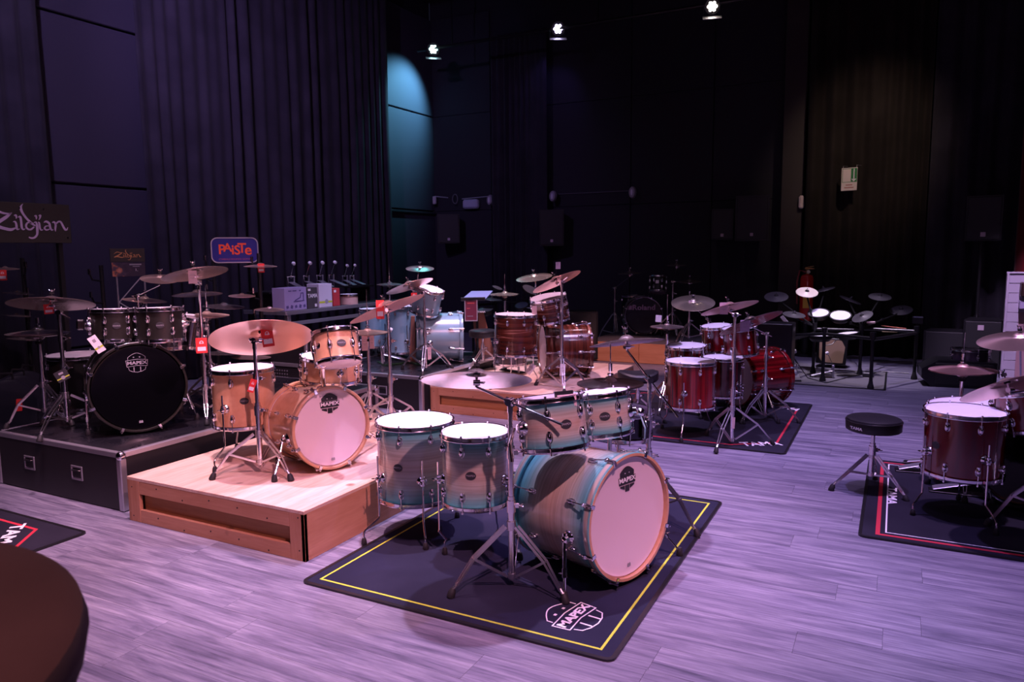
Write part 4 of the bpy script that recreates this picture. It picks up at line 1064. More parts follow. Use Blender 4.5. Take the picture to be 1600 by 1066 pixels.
part('ball_clamp', B().sph(a1, .034, 14, (1, 1, 1.2)).sph(a2, .032, 14).tube([a1, a1.lerp(a2, .5)-FH*.03, a2], .012, 8), CHR, t)
part('suspension_mount', B().tube([P(489, 523, 4.22), P(488, 545, 4.18), P(493, 566, 4.18), P(504, 573, 4.20)], .010, 8), CHR, t)
C = P(517, 575, 4.70)
t, Ma = drum('snare_drum', 'natural maple snare drum with oval badge behind the maple rack tom', 'drum', C, nrm(517, 575, 0, .20, True), .36, .135, MAPLE, ba=18, lugs=10)
b0 = F(520, 690, hA)
t = thing('snare_stand', 'chrome snare stand behind the maple bass drum', 'stand', b0)
tripod(t, b0, .20, .20, .07, 10); zt = C.z-.13; pole(t, b0, [hA+.06, hA+.2, zt], (.0135, .011))
for k in range(3):
    a = math.radians(10+120*k); u = Vector((math.cos(a), math.sin(a), 0)); s0 = Vector((b0.x, b0.y, zt)); s1 = Vector((C.x, C.y, zt+.04))+u*.19
    part('basket_arm', B().tube([s0, s0.lerp(s1, .8), s1+Vector((0, 0, .03))], .006, 6), CHR, t)
C, N, D = cym(408, 516, 155, 4.28, 3, .36, False, 'large pinkish crash cymbal facing away above the natural floor tom', BRZR)
cstand('chrome cymbal stand in front of the natural floor tom with double braced legs', 408, 740, hA, C, N, az=-127, hc=.24, spread=.27, hh=.075, cuts=(.50, .74), J=(403, 532), tail=.03)
C, N, D = cym(601, 473, 122, 5.15, 21, .12, False, 'tilted crash cymbal over the hi hat at the right of the natural kit', BRZR)
cstand('chrome cymbal stand at the back right corner of the natural kit', 612, 664, hA, C, N, az=-60, hc=.20, spread=.24, hh=.05, J=(603, 484), tail=.05, cuts=(.42, .75))
hihat('chrome hi hat stand beside the natural maple snare drum', 579, 655, hA, 573, 514, 62, .16, 'bronze top hi hat cymbal of the natural kit beside the tilted crash', 'bronze bottom hi hat cymbal of the natural kit', BRZ, rod=.30, az=-70, hc=.20, spread=.22, pedal_h=170)
card('red price tag hanging from the tilted crash at the right of the natural kit', 594, 484, None, .055, .13, REDT, 'red', to='tilted crash cymbal over the hi hat')
card('red price tag on the stand in front of the pinkish crash', 418, 527, None, .065, .11, REDT, 'red', rot=6, to='large pinkish crash')
card('small red price tag hanging on the rim of the natural floor tom', 394, 603, 4.1, .035, .075, REDT, 'red', rot=-20)
card('pale card below the left side of the natural kit hi hat', 570, 536, None, .045, .12, PNKT, 'pale', to='bronze bottom hi hat cymbal of the natural')
card('pale card below the right side of the natural kit hi hat', 581, 534, None, .035, .11, PNKT, 'pale', to='bronze bottom hi hat cymbal of the natural')
card('lilac tag on top of the natural maple rack tom', 540, 515, 4.2, .035, .045, PNKT, 'pale', rot=12, string=0)
t = thing('drum_muffler', 'small clear lilac box resting on the rim of the maple rack tom', 'box', P(524, 520, 4.25))
c0 = P(524, 518, 4.25); part('box', B().box(c0, (.075, .05, .035), Matrix.Rotation(YAW, 3, 'Z'), .004), mat('lilac_plastic', (.35, .30, .45), .25), t); part('knob', B().cyl(c0+Vector((0, 0, .018)), c0+Vector((0, 0, .036)), .008, n=8), CHR, t)
# ---- black kit on the flight case riser
KIT[0] = 'black kit at the left'
bass('black bass drum with black front head and outlined badge on the flight case riser', 217, 602, 4.88, 148, .56, .46, BLKSH, BLKSH, HEADB, 8, [(138, 680, -1), (308, 655, 1)], hS, logo=('lines', .13), lift=.01, inlay=CHR, pitch=1)
ftom('black floor tom at the left of the black kit behind the chrome cymbal stand', 122, 556, 5.66, .43, .38, BLKSH, [(75, 660), (140, 650), (100, 640)], hS, ba=0, word=False, badge=False, top=HEADC)
C = P(177, 508, 4.95); t, Ma = drum('rack_tom', 'left one of the two black rack toms over the black bass drum', 'drum', C, nrm(177, 508, 2, .05, True), .27, .19, BLKSH, ba=8, lugs=6, word=True, a0=38)
part('mount_bracket', B().lathe([(0, 0), (.03, 0), (.028, .02), (.015, .04), (0, .045)], 14, RZ(-80) @ T(.135, 0, 0) @ RY(90)).box(tuple(RZ(-80) @ Vector((.19, 0, .01))), (.05, .05, .07), None, .01), CHR, t, Ma, False)
C = P(250, 507, 4.98); t, Ma = drum('rack_tom', 'right one of the two black rack toms, a chrome snare drum beside it', 'drum', C, nrm(250, 507, 3, .05, True), .285, .20, BLKSH, ba=0, lugs=6, word=True)
part('mount_bracket', B().lathe([(0, 0), (.03, 0), (.028, .02), (.015, .04), (0, .045)], 14, RZ(80) @ T(.142, 0, 0) @ RY(90)), CHR, t, Ma, False)
C = P(258, 529, 5.62); drum('snare_drum', 'chrome snare drum below the right black rack tom', 'drum', C, nrm(258, 531, 2, .06, True), .345, .13, CHRD, badge=False, lugs=10)
C = P(299, 518, 5.44); drum('rack_tom', 'small chrome drum with dark shell right of the black rack toms', 'drum', C, nrm(290, 518, -8, .2, True), .18, .20, CHRD, badge=False, lugs=6, seg=24)
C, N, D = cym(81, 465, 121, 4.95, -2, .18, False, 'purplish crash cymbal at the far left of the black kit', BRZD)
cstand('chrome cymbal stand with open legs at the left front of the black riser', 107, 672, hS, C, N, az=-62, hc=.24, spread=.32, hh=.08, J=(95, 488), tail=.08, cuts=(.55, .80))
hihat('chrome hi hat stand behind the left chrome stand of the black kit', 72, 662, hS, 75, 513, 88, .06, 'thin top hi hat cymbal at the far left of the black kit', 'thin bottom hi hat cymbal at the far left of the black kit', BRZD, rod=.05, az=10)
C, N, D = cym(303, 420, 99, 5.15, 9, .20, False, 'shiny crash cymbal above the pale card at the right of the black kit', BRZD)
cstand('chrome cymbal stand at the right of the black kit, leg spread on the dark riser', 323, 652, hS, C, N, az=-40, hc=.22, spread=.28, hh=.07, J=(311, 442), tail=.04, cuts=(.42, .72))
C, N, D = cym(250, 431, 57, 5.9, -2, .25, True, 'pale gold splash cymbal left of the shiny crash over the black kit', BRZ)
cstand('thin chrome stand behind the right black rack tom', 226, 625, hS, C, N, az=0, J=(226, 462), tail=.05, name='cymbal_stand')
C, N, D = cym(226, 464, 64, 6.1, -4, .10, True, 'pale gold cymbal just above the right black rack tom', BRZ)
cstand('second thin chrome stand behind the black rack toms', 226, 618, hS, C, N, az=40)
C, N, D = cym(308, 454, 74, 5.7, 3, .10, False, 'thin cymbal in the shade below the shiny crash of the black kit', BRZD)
hihat('chrome hi hat stand at the right of the black kit behind the red tag', 332, 640, hS, 328, 487, 66, .10, 'lower hi hat cymbal pair, top one, right of the black kit', 'lower hi hat cymbal pair, bottom one, right of the black kit', BRZ, rod=.20, az=-30)
card('white hang tag tilted on the left black rack tom', 151, 538, 4.7, .052, .115, WHT, 'band', rot=30)
card('dark card with yellow strip on the left chrome stand of the black kit', 97, 587, 4.72, .075, .07, DKP, 'band', rot=24, to=PH(102, 566, dep(F(107, 672, hS))))
card('pale card under the shiny crash of the black kit', 301, 433, None, .055, .09, PNKT, 'pale', to='shiny crash cymbal above the pale card')
card('red price tag hanging above the natural floor tom, left of the pinkish crash', 315, 540, 4.6, .065, .095, REDT, 'red', to=PH(317, 512, dep(F(323, 652, hS))))
card('red price tag under the purplish crash at the far left', 76, 483, None, .055, .065, REDT, 'red', rot=3, to='purplish crash cymbal at the far left')
card('pale narrow card hanging beside the small chrome drum', 281, 538, 5.0, .02, .065, PNKT, None, string=.02)
# ---- ice blue kit on the second black riser
KIT[0] = 'ice blue kit'
z2 = .35
bass('ice blue bass drum seen from its side on the far black riser', 650, 527, 8.05, 262, .51, .44, LBLUE, LBLUE, HOOPW, 8, [(700, 574, 1), (660, 572, -1)], z2, lift=.01, pitch=1, rear=HEADW)
ftom('ice blue floor tom beside the ice blue bass drum', 627, 480, 8.3, .36, .50, LBLUE, [(600, 560), (640, 566), (630, 552)], z2, badge=False)
ftom('second ice blue floor tom, partly hidden behind the red tag', 583, 484, 8.58, .31, .42, LBLUE, [(584, 553), (606, 556), (600, 545)], z2, badge=False)
C = P(667, 470, 7.9); t, Ma = drum('rack_tom', 'ice blue rack tom tilted over the ice blue bass drum', 'drum', C, nrm(667, 470, -12, .25, True), .30, .25, LBLUE, badge=False, lugs=6)
C, N, D = cym(638, 441, 76, 7.6, 18, .16, False, 'pink crash cymbal tilted above the ice blue toms', BRZR)
cstand('chrome stand with double legs in front of the ice blue bass drum', 665, 567, z2, C, N, az=-62, hc=.26, spread=.30, hh=.05, J=(664, 458), tail=.12, d=7.42)
C, N, D = cym(656, 416, 44, 8.85, 0, .22, True, 'small cymbal catching teal light above the ice blue kit', BRZ)
cstand('dark chrome stand behind the ice blue rack tom', 656, 558, z2, C, N, az=0, d=8.8)
hihat('chrome hi hat stand behind the ice blue floor toms', 612, 560, z2, 613, 441, 40, .1, 'thin top hi hat cymbal behind the ice blue floor toms', 'thin bottom hi hat cymbal behind the ice blue floor toms', BRZD, rod=.22, az=30, d=8.8)
card('red price tag hanging beside the ice blue rack tom', 647, 463, 7.4, .06, .07, REDT, 'red', to='pink crash cymbal tilted above the ice')
card('pale narrow card hanging on the stand of the ice blue kit', 671, 552, 7.40, .035, .12, PNKT, 'pale', to=PH(666, 538, 7.41))
pedal('chrome pedal under the ice blue floor toms', Matrix.Translation(F(600, 568, z2)) @ RZ(-60))
card('red and white price tag hanging from the rack below the blue sign', 408, 419, 7.0, .06, .085, REDT, 'red', to=P(407, 411, 7.05))
# ---- striped kit on the middle pine riser
KIT[0] = 'dark striped kit'
bass('dark striped bass drum with chrome rods seen from its side on the middle riser', 846, 545, 7.6, 262, .50, .43, ROSE, ROSE, HEADP, 10, [(915, 590, 1), (857, 597, -1)], hB, pitch=0)
ftom('dark striped floor tom with white head at the left of the striped kit', 806, 493, 7.0, .40, .36, ROSE, [(801, 605), (857, 596), (778, 580)], hB, badge=False, tilt=(.02, 0, 1), ba=0)
C = P(859, 482, 7.25); t, Ma = drum('rack_tom', 'dark striped rack tom with a chrome rim above the striped bass drum', 'drum', C, nrm(859, 482, 9, .22, True), .355, .21, ROSE, badge=False, lugs=8, top=HEADC)
C, N, D = cym(834, 429, 57, 8.2, 8, .20, True, 'brilliant crash cymbal above the striped floor tom', BRZB)
cstand('chrome stand behind the striped rack tom', 838, 580, hB, C, N, az=-30, d=8.2)
C, N, D = cym(867, 434, 81, 6.95, 24, .17, False, 'steeply tilted ride cymbal at the right of the striped kit', BRZR)
cstand('chrome stand with a white card at the front of the striped kit', 878, 597, hB, C, N, az=-62, hc=.28, spread=.28, hh=.05, J=(876, 440), tail=.10, cuts=(.55, .8), d=6.9)
hihat('chrome hi hat stand behind the striped floor tom', 790, 570, hB, 788, 456, 46, .12, 'golden top hi hat cymbal behind the striped floor tom', 'golden bottom hi hat cymbal behind the striped floor tom', BRZB, rod=.20, az=20)
drum('snare_drum', 'chrome snare drum under the striped floor tom', 'drum', P(796, 556, 7.8), (0, 0, 1), .33, .15, CHRD, badge=False, lugs=8, seg=28)
card('white card hanging low on the front stand of the striped kit', 879, 578, 6.88, .05, .11, WHT, 'pale', rot=-3, to=PH(878, 560, 6.89))
card('white card lying tilted beside the striped bass drum', 829, 577, 7.2, .055, .11, WHT, 'pale', rot=-38, to=P(839, 565, 7.45))
card('lilac card hung at the left of the striped rack tom', 835, 485, 7.0, .045, .085, PNKT, None, to=P(836, 473, 7.1))
card('small lilac cup shaped tag above the steep ride cymbal', 872, 415, None, .045, .065, mat('lilac_card', (.30, .28, .42), .6), None, to='steeply tilted ride')
throne('round black drum stool behind the striped kit on the middle riser', F(755, 578, hB), hB, PH(755, 515, dep(F(755, 578, hB))).z, D=.30, th=.08, word=-4)
pedal('chrome pedal on the middle riser beside the striped bass drum', Matrix.Translation(F(815, 583, hB)) @ RZ(70))
# ---- red striped kit in the middle right
KIT[0] = 'middle red kit'
t2 = ftom('large red striped floor tom at the front left of the middle red kit', 1079, 566, 6.15, .405, .36, REDST, [(1061, 694), (1046, 672), (1122, 668)], RG, badge=False, lugs=8)
ftom('second red striped floor tom behind the chrome stand of the middle red kit', 1130, 560, 6.7, .355, .33, REDST, [(1095, 655), (1150, 660), (1135, 640)], RG, badge=False)
C = P(1072, 553, 7.0); drum('snare_drum', 'red snare drum with white head behind the large red striped floor tom', 'drum', C, nrm(1072, 553, 0, .19, True), .36, .14, REDST, badge=False, lugs=10)
b0 = F(1072, 640, RG); t = thing('snare_stand', 'chrome snare stand behind the large red striped floor tom', 'stand', b0); tripod(t, b0, .25, .2, .07, 0); pole(t, b0, [.06, .3, C.z-.10], (.0135, .011))
C = P(1120, 528, 7.2); drum('rack_tom', 'left red striped rack tom with white head', 'drum', C, nrm(1121, 528, 3, .20, True), .275, .22, REDST, badge=False, lugs=6)
C = P(1156, 533, 6.85); drum('rack_tom', 'right red striped rack tom with white head, cards hanging over it', 'drum', C, nrm(1154, 533, 4, .16, True), .30, .23, REDST, badge=False, lugs=6)
bass('red striped bass drum seen from its side on the red lined rug', 1146, 600, 7.2, 247, .52, .45, REDST, REDST, HEADC, 8, [(1216, 662, 1), (1168, 690, -1)], RG, pitch=0)
C, N, D = cym(1083, 468, 67, 7.55, 0, .37, True, 'brilliant crash cymbal with a sun ray sheen above the red snare drum', BRZB)
cstand('chrome boom stand behind the left red striped rack tom', 1104, 640, RG, C, N, az=0, J=(1101, 499), tail=.12, d=7.6)
C, N, D = cym(1138, 474, 89, 5.95, 14, .13, False, 'pink crash cymbal above the red rack toms, a pale card on it', BRZR)
cstand('tall chrome stand in front of the second red floor tom', 1143, 694, RG, C, N, az=20, hc=.29, spread=.32, hh=.04, J=(1136, 492), tail=.03, cuts=(.42, .68))
C, N, D = cym(1170, 497, 100, 6.3, 21, .14, False, 'tilted crash cymbal at the right of the middle red kit', BRZD)
cstand('chrome boom stand in front of the red striped bass drum', 1194, 656, RG, C, N, az=-122, hc=.27, spread=.30, hh=.05, J=(1195, 522), tail=.13, cuts=(.5, .75))
hihat('chrome hi hat stand at the left of the middle red kit', 1040, 660, RG, 1037, 506, 52, .16, 'purplish top hi hat cymbal at the left of the middle red kit', 'purplish bottom hi hat cymbal at the left of the middle red kit', BRZD, rod=.28, az=30, d=7.0)
card('white card above the purplish hi hat of the middle red kit', 1029, 498, None, .055, .065, WHT, None, rot=-4, to='purplish top hi hat cymbal at the left of the middle')
card('pale card hanging from the brilliant crash of the middle red kit', 1080, 478, None, .05, .11, PNKT, 'pale', to='brilliant crash cymbal with a sun ray')
card('pale square card hanging from the pink crash of the middle red kit', 1131, 482, None, .065, .095, PNKT, 'pale', to='pink crash cymbal above the red rack')
card('lilac card hanging from the tilted crash right of the pale square card', 1164, 509, None, .075, .095, mat('lilac_card_2', (.42, .30, .45), .6), 'pale', to='tilted crash cymbal at the right of the middle')
card('pale card low on the tall chrome stand of the middle red kit', 1146, 661, 5.75, .022, .09, PNKT, None, rot=-2)
pedal('chrome pedal with white footboard under the red floor toms', Matrix.Translation(F(1108, 640, RG)) @ RZ(165), accent=WHT)
throne('black saddle shaped drum stool behind the dark hi hats', F(996, 662, 0), RG, PH(988, 583, dep(F(996, 662, 0))).z, th=.075, saddle=True)
# ---- red kit at the right edge
KIT[0] = 'right hand red kit'
ftom('dark red floor tom with a round badge at the right hand kit', 1508, 644, 4.24, .405, .35, RED, [(1426, 805), (1556, 836), (1498, 760)], RG, ba=-40, word=False)
C = P(1505, 650, 4.75); drum('snare_drum', 'dark red snare drum with bright white head behind the dark red floor tom', 'drum', C, nrm(1505, 650, -2, .2, True), .375, .15, RED, badge=False, lugs=10, top=HEADW)
b0 = F(1503, 770, RG); t = thing('snare_stand', 'chrome snare stand between the two pedals of the right hand kit', 'stand', b0); tripod(t, b0, .22, .22, .06, 30); pole(t, b0, [.05, .3, C.z-.11], (.0135, .011))
C = P(1606, 638, 4.25); drum('rack_tom', 'dark red rack tom cut by the right edge of the picture', 'drum', C, nrm(1606, 638, 6, .18, True), .33, .21, RED, badge=False, lugs=6, ba=-30)
bass('dark red bass drum with black hoops at the right edge of the picture', 1579, 735, 4.35, 248, .455, .42, RED, BLKP, HEADB, 8, [(1600, 872, -1)], RG, pitch=0, rear=HEADB, claw=CLAWB)
hihat('chrome hi hat stand behind the dark red snare drum', 1494, 735, RG, 1497, 570, 94, .16, 'copper toned top hi hat cymbal over the right hand kit', 'copper toned bottom hi hat cymbal over the right hand kit', BRZR, rod=.22, az=10, pedal_h=80)
C, N, D = cym(1594, 522, 118, 4.9, 3, .26, True, 'bright crash cymbal in front of the white slatted display wall', BRZ)
cstand('chrome stand with black joint at the right edge of the picture', 1583, 760, RG, C, N, az=-60, J=(1580, 600), tail=.06, d=5.25)
C, N, D = cym(1572, 594, 140, 3.86, 18, .18, False, 'ride cymbal tilted low at the right edge over the red rack tom', BRZ)
cstand('chrome cymbal stand with open leg at the lower right corner', 1640, 830, RG, C, N, az=190, J=(1625, 600), tail=.1, spread=.30)
pedal('long footboard pedal left of the dark red floor tom', Matrix.Translation(F(1478, 742, RG)) @ RZ(95))
pedal('long footboard pedal right under the dark red floor tom', Matrix.Translation(F(1540, 776, RG)) @ RZ(92))
sb = F(1360, 767, 0)
throne('round black drum stool standing alone on the floor by the right hand rug', sb, RG, PH(1358, 652, dep(sb)).z, D=.33, th=.085, word=-36, az=205, spread=.25)

KIT[0] = None
def onback(px, py, Y=12.05):
    r = ray(px, py); return (CAM+r*(Y/r.y))
# ================================================================== BACKGROUND
def racksign_frame(c, n): return frame(c, n)
# big sign on the rack along the left wall (plane facing +X)
rk = mat('sign_black', (.022, .020, .018), .5)
SX = -6.2; ya, yb2 = yw(-52, SX), yw(121, SX)
zt_, zl_ = PH(121, 320, (Vector((SX, yb2, 0))).dot(FH)).z, PH(121, 380, (Vector((SX, yb2, 0))).dot(FH)).z
cs = Vector((SX, (ya+yb2)/2, (zt_+zl_)/2))
Ms = frame(cs, (1, 0, 0))
t = bpy.data.objects.new('cymbal_sign', None); t.empty_display_size = .1; link(t, None, Ms); tag(t, 'large black sign with pale script lettering at the left edge, above the cymbal racks', 'sign')
wS = yb2-ya; part('board', B().box((0, 0, -.012), (wS, zt_-zl_, .02), None, .004), rk, t, Ms, False)
script_logo(t, Ms @ T(.072, .0, 0), wS*.76, mat('lilac_print', (.40, .31, .50), .6))
for x, y in ((-.25*wS, .38*(zt_-zl_)), (.02*wS, .36*(zt_-zl_)), (.24*wS, .36*(zt_-zl_)), (.455*wS, -.36*(zt_-zl_)), (-.45*wS, -.38*(zt_-zl_))):
    part('screw', B().cyl((x, y, -.001), (x, y, .004), .006, n=8), CHR, t, Ms, False)
for y in (-.42*wS, .40*wS): part('post', B().box((y, -(cs.z/2+(zt_-zl_)/4), -.045), (.035, cs.z+.1, .035)), BLKM, t, Ms, False)
# cymbal display racks
def rack(label, x, y, zs, arms, h=1.75, dirn=(1, 0, 0), w=.0):
    t = thing('cymbal_rack', label, 'rack', (x, y, 0))
    part('base', B().box((x, y, .02), (.5, .5, .03), None, .005), BLKM, t)
    part('post', B().cyl((x, y, .03), (x, y, h), .018, n=10), BLKM, t)
    for z in arms:
        d = Vector(dirn).normalized(); a = Vector((x, y, z))
        ar = part('arm', B().tube([a, a+d*.16+Vector((0, 0, .02)), a+d*.20+Vector((0, 0, .09))], .008, 8), BLKM, t)
        part('knob', B().cyl(a+d*.20+Vector((0, 0, .07)), a+d*.20+Vector((0, 0, .12)), .013, n=10), CHRD, ar)
    return t
def rackat(label, px, d, ys, dirn, h=None):
    p = P(px, 420, d); a = [P(px, y, d).z for y in ys]
    return rack(label, p.x, p.y, None, a, h or max(a)+.15, dirn)
toc = -FH
rackat('black cymbal rack post at the far left under the large sign', 36, 6.6, (430, 470, 505, 540), toc+RT*.8)
rackat('black cymbal rack post with steel knobs left of the small sign', 158, 6.9, (440, 475, 510, 550), toc*.5)
rackat('black cymbal rack post left below the blue sign', 334, 7.4, (418, 440, 462, 500), toc*.5)
rackat('black cymbal rack post right below the blue sign', 405, 7.3, (420, 468, 500, 540), toc*.5)
RK = 'cymbals shown on the display racks'
for (px, py, wpx, d, ang, ra, lab, m) in (
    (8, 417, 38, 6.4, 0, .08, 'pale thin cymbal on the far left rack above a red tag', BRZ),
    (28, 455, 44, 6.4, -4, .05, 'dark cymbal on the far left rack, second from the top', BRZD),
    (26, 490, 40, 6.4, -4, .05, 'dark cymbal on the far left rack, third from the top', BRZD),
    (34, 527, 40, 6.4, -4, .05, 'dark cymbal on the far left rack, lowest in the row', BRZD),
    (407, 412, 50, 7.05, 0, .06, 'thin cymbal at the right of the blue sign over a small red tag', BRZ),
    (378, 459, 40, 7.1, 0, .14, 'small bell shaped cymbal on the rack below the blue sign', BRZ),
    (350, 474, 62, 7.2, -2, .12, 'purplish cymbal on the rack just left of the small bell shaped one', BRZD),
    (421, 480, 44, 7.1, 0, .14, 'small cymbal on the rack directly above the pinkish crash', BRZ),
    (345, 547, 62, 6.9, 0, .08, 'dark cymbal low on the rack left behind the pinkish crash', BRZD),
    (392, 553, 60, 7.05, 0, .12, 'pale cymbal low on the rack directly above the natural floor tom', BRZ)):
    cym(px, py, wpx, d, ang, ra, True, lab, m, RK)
card('red price tag at the very left edge of the picture', 4, 430, 6.3, .06, .09, REDT, 'red', to='pale thin cymbal on the far left rack')
# small sign with photo panel
c = P(200, 410, 7.0); Mz = frame(c, Matrix.Rotation(math.radians(8), 3, 'Z') @ (CAM-c))
Mz = frame(c, Vector(((Mz.col[2]).x, (Mz.col[2]).y, 0)))
t = bpy.data.objects.new('cymbal_sign', None); link(t, None, Mz); tag(t, 'small black sign with golden script lettering over a dark photo, on steel posts', 'sign')
k = 7.0/FPX
part('board', B().box((0, 11*k, 0), (49*k, 21*k, .012), None, .002), rk, t, Mz, False)
script_logo(t, Mz @ T(0, 11*k, .0075), 38*k, mat('gold_print', (.55, .26, .10), .5))
ph = mat('photo_print', (.1, .05, .05), .5); q = NT(ph)
sep = q.n('ShaderNodeSeparateXYZ'); q.l(q.coord('Generated'), sep.inputs[0])
nz = q.n('ShaderNodeTexNoise', Scale=3.4, Detail=3.0); q.l(q.coord('Generated', (1, .55, 1)), nz.inputs[0])
cc = q.ramp(nz.outputs[0], [(.38, (.015, .010, .03)), (.52, (.05, .03, .06)), (.60, (.42, .14, .06)), (.70, (.45, .20, .22))])
q.l(q.mix(q.ramp(sep.outputs[0], [(.3, (0,)*3), (.6, (1,)*3)]), cc, (.02, .012, .035, 1)), q.p.inputs['Base Color'])
part('photo_panel', B().box((.5*k, -11*k, 0), (47*k, 22*k, .010), None, .002), ph, t, Mz, False)
part('printed_lines', B().box((10*k, -3.5*k, .0055), (17*k, 1.9*k, .001)).box((11*k, -6.5*k, .0055), (10*k, 1.0*k, .001)), GRYP, t, Mz, False)
text('1.', 6*k, Mz @ T(11*k, -12*k, .0065), WHL, t, 'panel_lettering')
for x in (-17*k, 22*k): part('post', B().cyl((x, -22*k, -.01), (x, -c.z, -.01), .008, n=8), ALU, t, Mz, False)
part('diagonal_strut', B().cyl((17*k, -24*k, -.01), (-16*k, -62*k, -.01), .006, n=6), ALU, t, Mz, False)
part('diagonal_strut', B().cyl((-16*k, -62*k, -.01), (20*k, -90*k, -.01), .006, n=6), ALU, t, Mz, False)
# rounded blue sign
c = P(367, 391, 7.4); Mp = frame(c, Vector(((CAM-c).x, (CAM-c).y, 0))); k = 7.4/FPX
t = bpy.data.objects.new('cymbal_sign', None); link(t, None, Mp); tag(t, 'rounded dark blue sign with bright orange lettering above the cymbal rack', 'sign')
def rrect(w_, h_, r, n=5):
    p = []
    for cx, cy, a in ((w_/2-r, h_/2-r, 0), (-w_/2+r, h_/2-r, 90), (-w_/2+r, -h_/2+r, 180), (w_/2-r, -h_/2+r, 270)): p += arc(cx, cy, r, a, a+90, n)
    return p
part('face', B().prism(rrect(66*k, 36*k, 8*k), -.01, .004), mat('blue_sign_face', (.012, .014, .19), .4), t, Mp, False)
part('rim', B().strip(rrect(68*k, 38*k, 9*k), 1.6*k, -.014, .008, True), ALU, t, Mp, False)
ORG = mat('orange_print', (.95, .10, .025), .5)
for ch, x, y, s_, r_ in (('P', -19, -.5, 21, 0), ('A', -10.5, 2.5, 18, 0), ('i', -3, -1, 21, 0), ('S', 3.5, -1.5, 20, 0), ('T', 10.5, 1.5, 21, 0), ('e', 19.5, -1, 23, 0)):
    text(ch, s_*k, Mp @ T(x*k, (y+1)*k, .0045), ORG, t, 'sign_lettering', bold=.42*k, depth=.001)
text('CYMBALS SOUNDS GONGS', 3.4*k, Mp @ T(0, -14*k, .0045), mat('violet_print', (.30, .05, .18), .5), t, 'sign_lettering', bold=.1*k, sx=1.15)
part('post', B().cyl((33*k, -17*k, -.01), (33*k, -c.z, -.01), .014, n=8), BLKM, t, Mp, False)
part('post', B().cyl((-33*k, -17*k, -.01), (-33*k, -c.z, -.01), .014, n=8), BLKM, t, Mp, False)
# gig bags at the far left
for i, (px, d, lean) in enumerate(((8, 5.9, 6), (22, 6.1, 9), (34, 6.35, 12))):
    b0 = PH(px, 700, d); b0.z = 0
    M = Matrix.Translation(b0) @ Matrix.Rotation(YAW+math.radians(70), 4, 'Z') @ RX(0) @ RY(lean)
    t = bpy.data.objects.new('gig_bag', None); link(t, None, M)
    tag(t, ('shiny black round cymbal bag nearest the left edge, a red patch on it', 'shiny black round bag in the middle of the three at the left edge', 'shiny black round bag leaning behind the other two at the left')[i], 'bag', 'round bags leaning at the left edge')
    b = B().lathe([(0, -.045), (.24, -.045), (.272, -.025), (.275, 0), (.272, .025), (.24, .045), (0, .045)], 36, T(0, 0, .28) @ RX(90))
    part('body', b, mat('shiny_bag', (.012, .012, .02), .28), t, M, False)
    part('piping', B().lathe([(.252, -.050), (.258, -.050), (.258, -.040), (.252, -.040)], 36, T(0, 0, .28) @ RX(90), True), mat('bag_piping', (.10, .10, .14), .4), t, M, False)
    part('carry_handle', B().tube([(-.06, 0, .55), (-.05, 0, .60), (.05, 0, .60), (.06, 0, .55)], .010, 6), BLKP, t, M, False)
    if i == 0: part('red_patch', B().box((.08, -.048, .34), (.05, .004, .10)), REDT, t, M, False)
# ---- table with boxes and pedals behind the kits
ta = P(447, 487, 7.9); tz = ta.z
tx0 = ta.x; ty0 = ta.y; tL = 2.1; tW = .62
t = thing('display_table', 'black table with aluminium edges carrying boxes and pedals behind the kits', 'table', (tx0-tW/2, ty0+tL/2, 0))
part('top', B().box((tx0-tW/2, ty0+tL/2, tz-.02), (tW, tL, .035), None, .003), CASE, t)
part('edge_profile', B().box((tx0+.004, ty0+tL/2, tz-.02), (.012, tL, .042), None, .002), ALU, t)
part('edge_profile', B().box((tx0-tW/2, ty0-.004, tz-.02), (tW, .012, .042), None, .002), ALU, t)
part('side_rail', B().box((tx0-.02, ty0+tL/2, tz-.14), (.02, tL-.1, .04), None, .002), ALU, t)
for x in (tx0-.04, tx0-tW+.04):
    for y in (ty0+.06, ty0+tL-.06): part('leg', B().box((x, y, tz/2-.02), (.05, .05, tz-.04), None, .003), ALU if x > tx0-.1 and y < ty0+1 else BLKM, t)
part('drape', B().box((tx0-.06, ty0+tL/2, .30), (.02, tL-.2, .60)), FELT, t)
def onedge(px, off=0.06):      # point on the table's front edge line seen at the pixel column
    r = RT*((px-800)/FPX)+FH; s = (tx0-off)/r.x; return Vector((tx0-off, s*r.y, tz-.002))
lil = mat('lilac_carton', (.36, .32, .55), .55); gr = mat('charcoal_carton', (.055, .05, .055), .6); wc = mat('white_carton', (.62, .58, .68), .5); rc = mat('red_carton', (.48, .04, .05), .55); wd2 = mat('pale_wood_carton', (.60, .36, .30), .5)
BX = 'cartons in a row on the display table'
def carton(x0p, x1p, ytop, m, lab):
    a, b_ = onedge(x0p), onedge(x1p); c = (a+b_)/2; L = (b_-a).length; dd = (c-CAM).dot(FW)
    hz = P((x0p+x1p)/2, ytop, dd).z-tz
    t = thing('carton', lab, 'box', (c.x-.09, c.y, tz-.002), BX)
    part('box', B().box((c.x-.09, c.y, tz-.002+hz/2), (.18, L-.006, hz), None, .002), m, t)
    return t, frame(Vector((c.x+.0008, c.y, tz-.002+hz/2)), (1, 0, 0)), L, hz
t, M, L, hz = carton(445, 480, 449, lil, 'lilac carton printed with a stand drawing, left end of the display table')
b = B()
for x, y, w_, h_ in ((-.25, .36, .14, .05), (-.05, .36, .18, .05), (.2, .36, .08, .05)): b.box((x*L, y*hz, 0), (w_*L, h_*hz, .001))
for i in range(5): b.box(((-.38+.19*i)*L, -.34*hz, 0), (.10*L, (.12+.03*(i % 2))*hz, .001), Matrix.Rotation(.3*(-1)**i, 3, 'Z'))
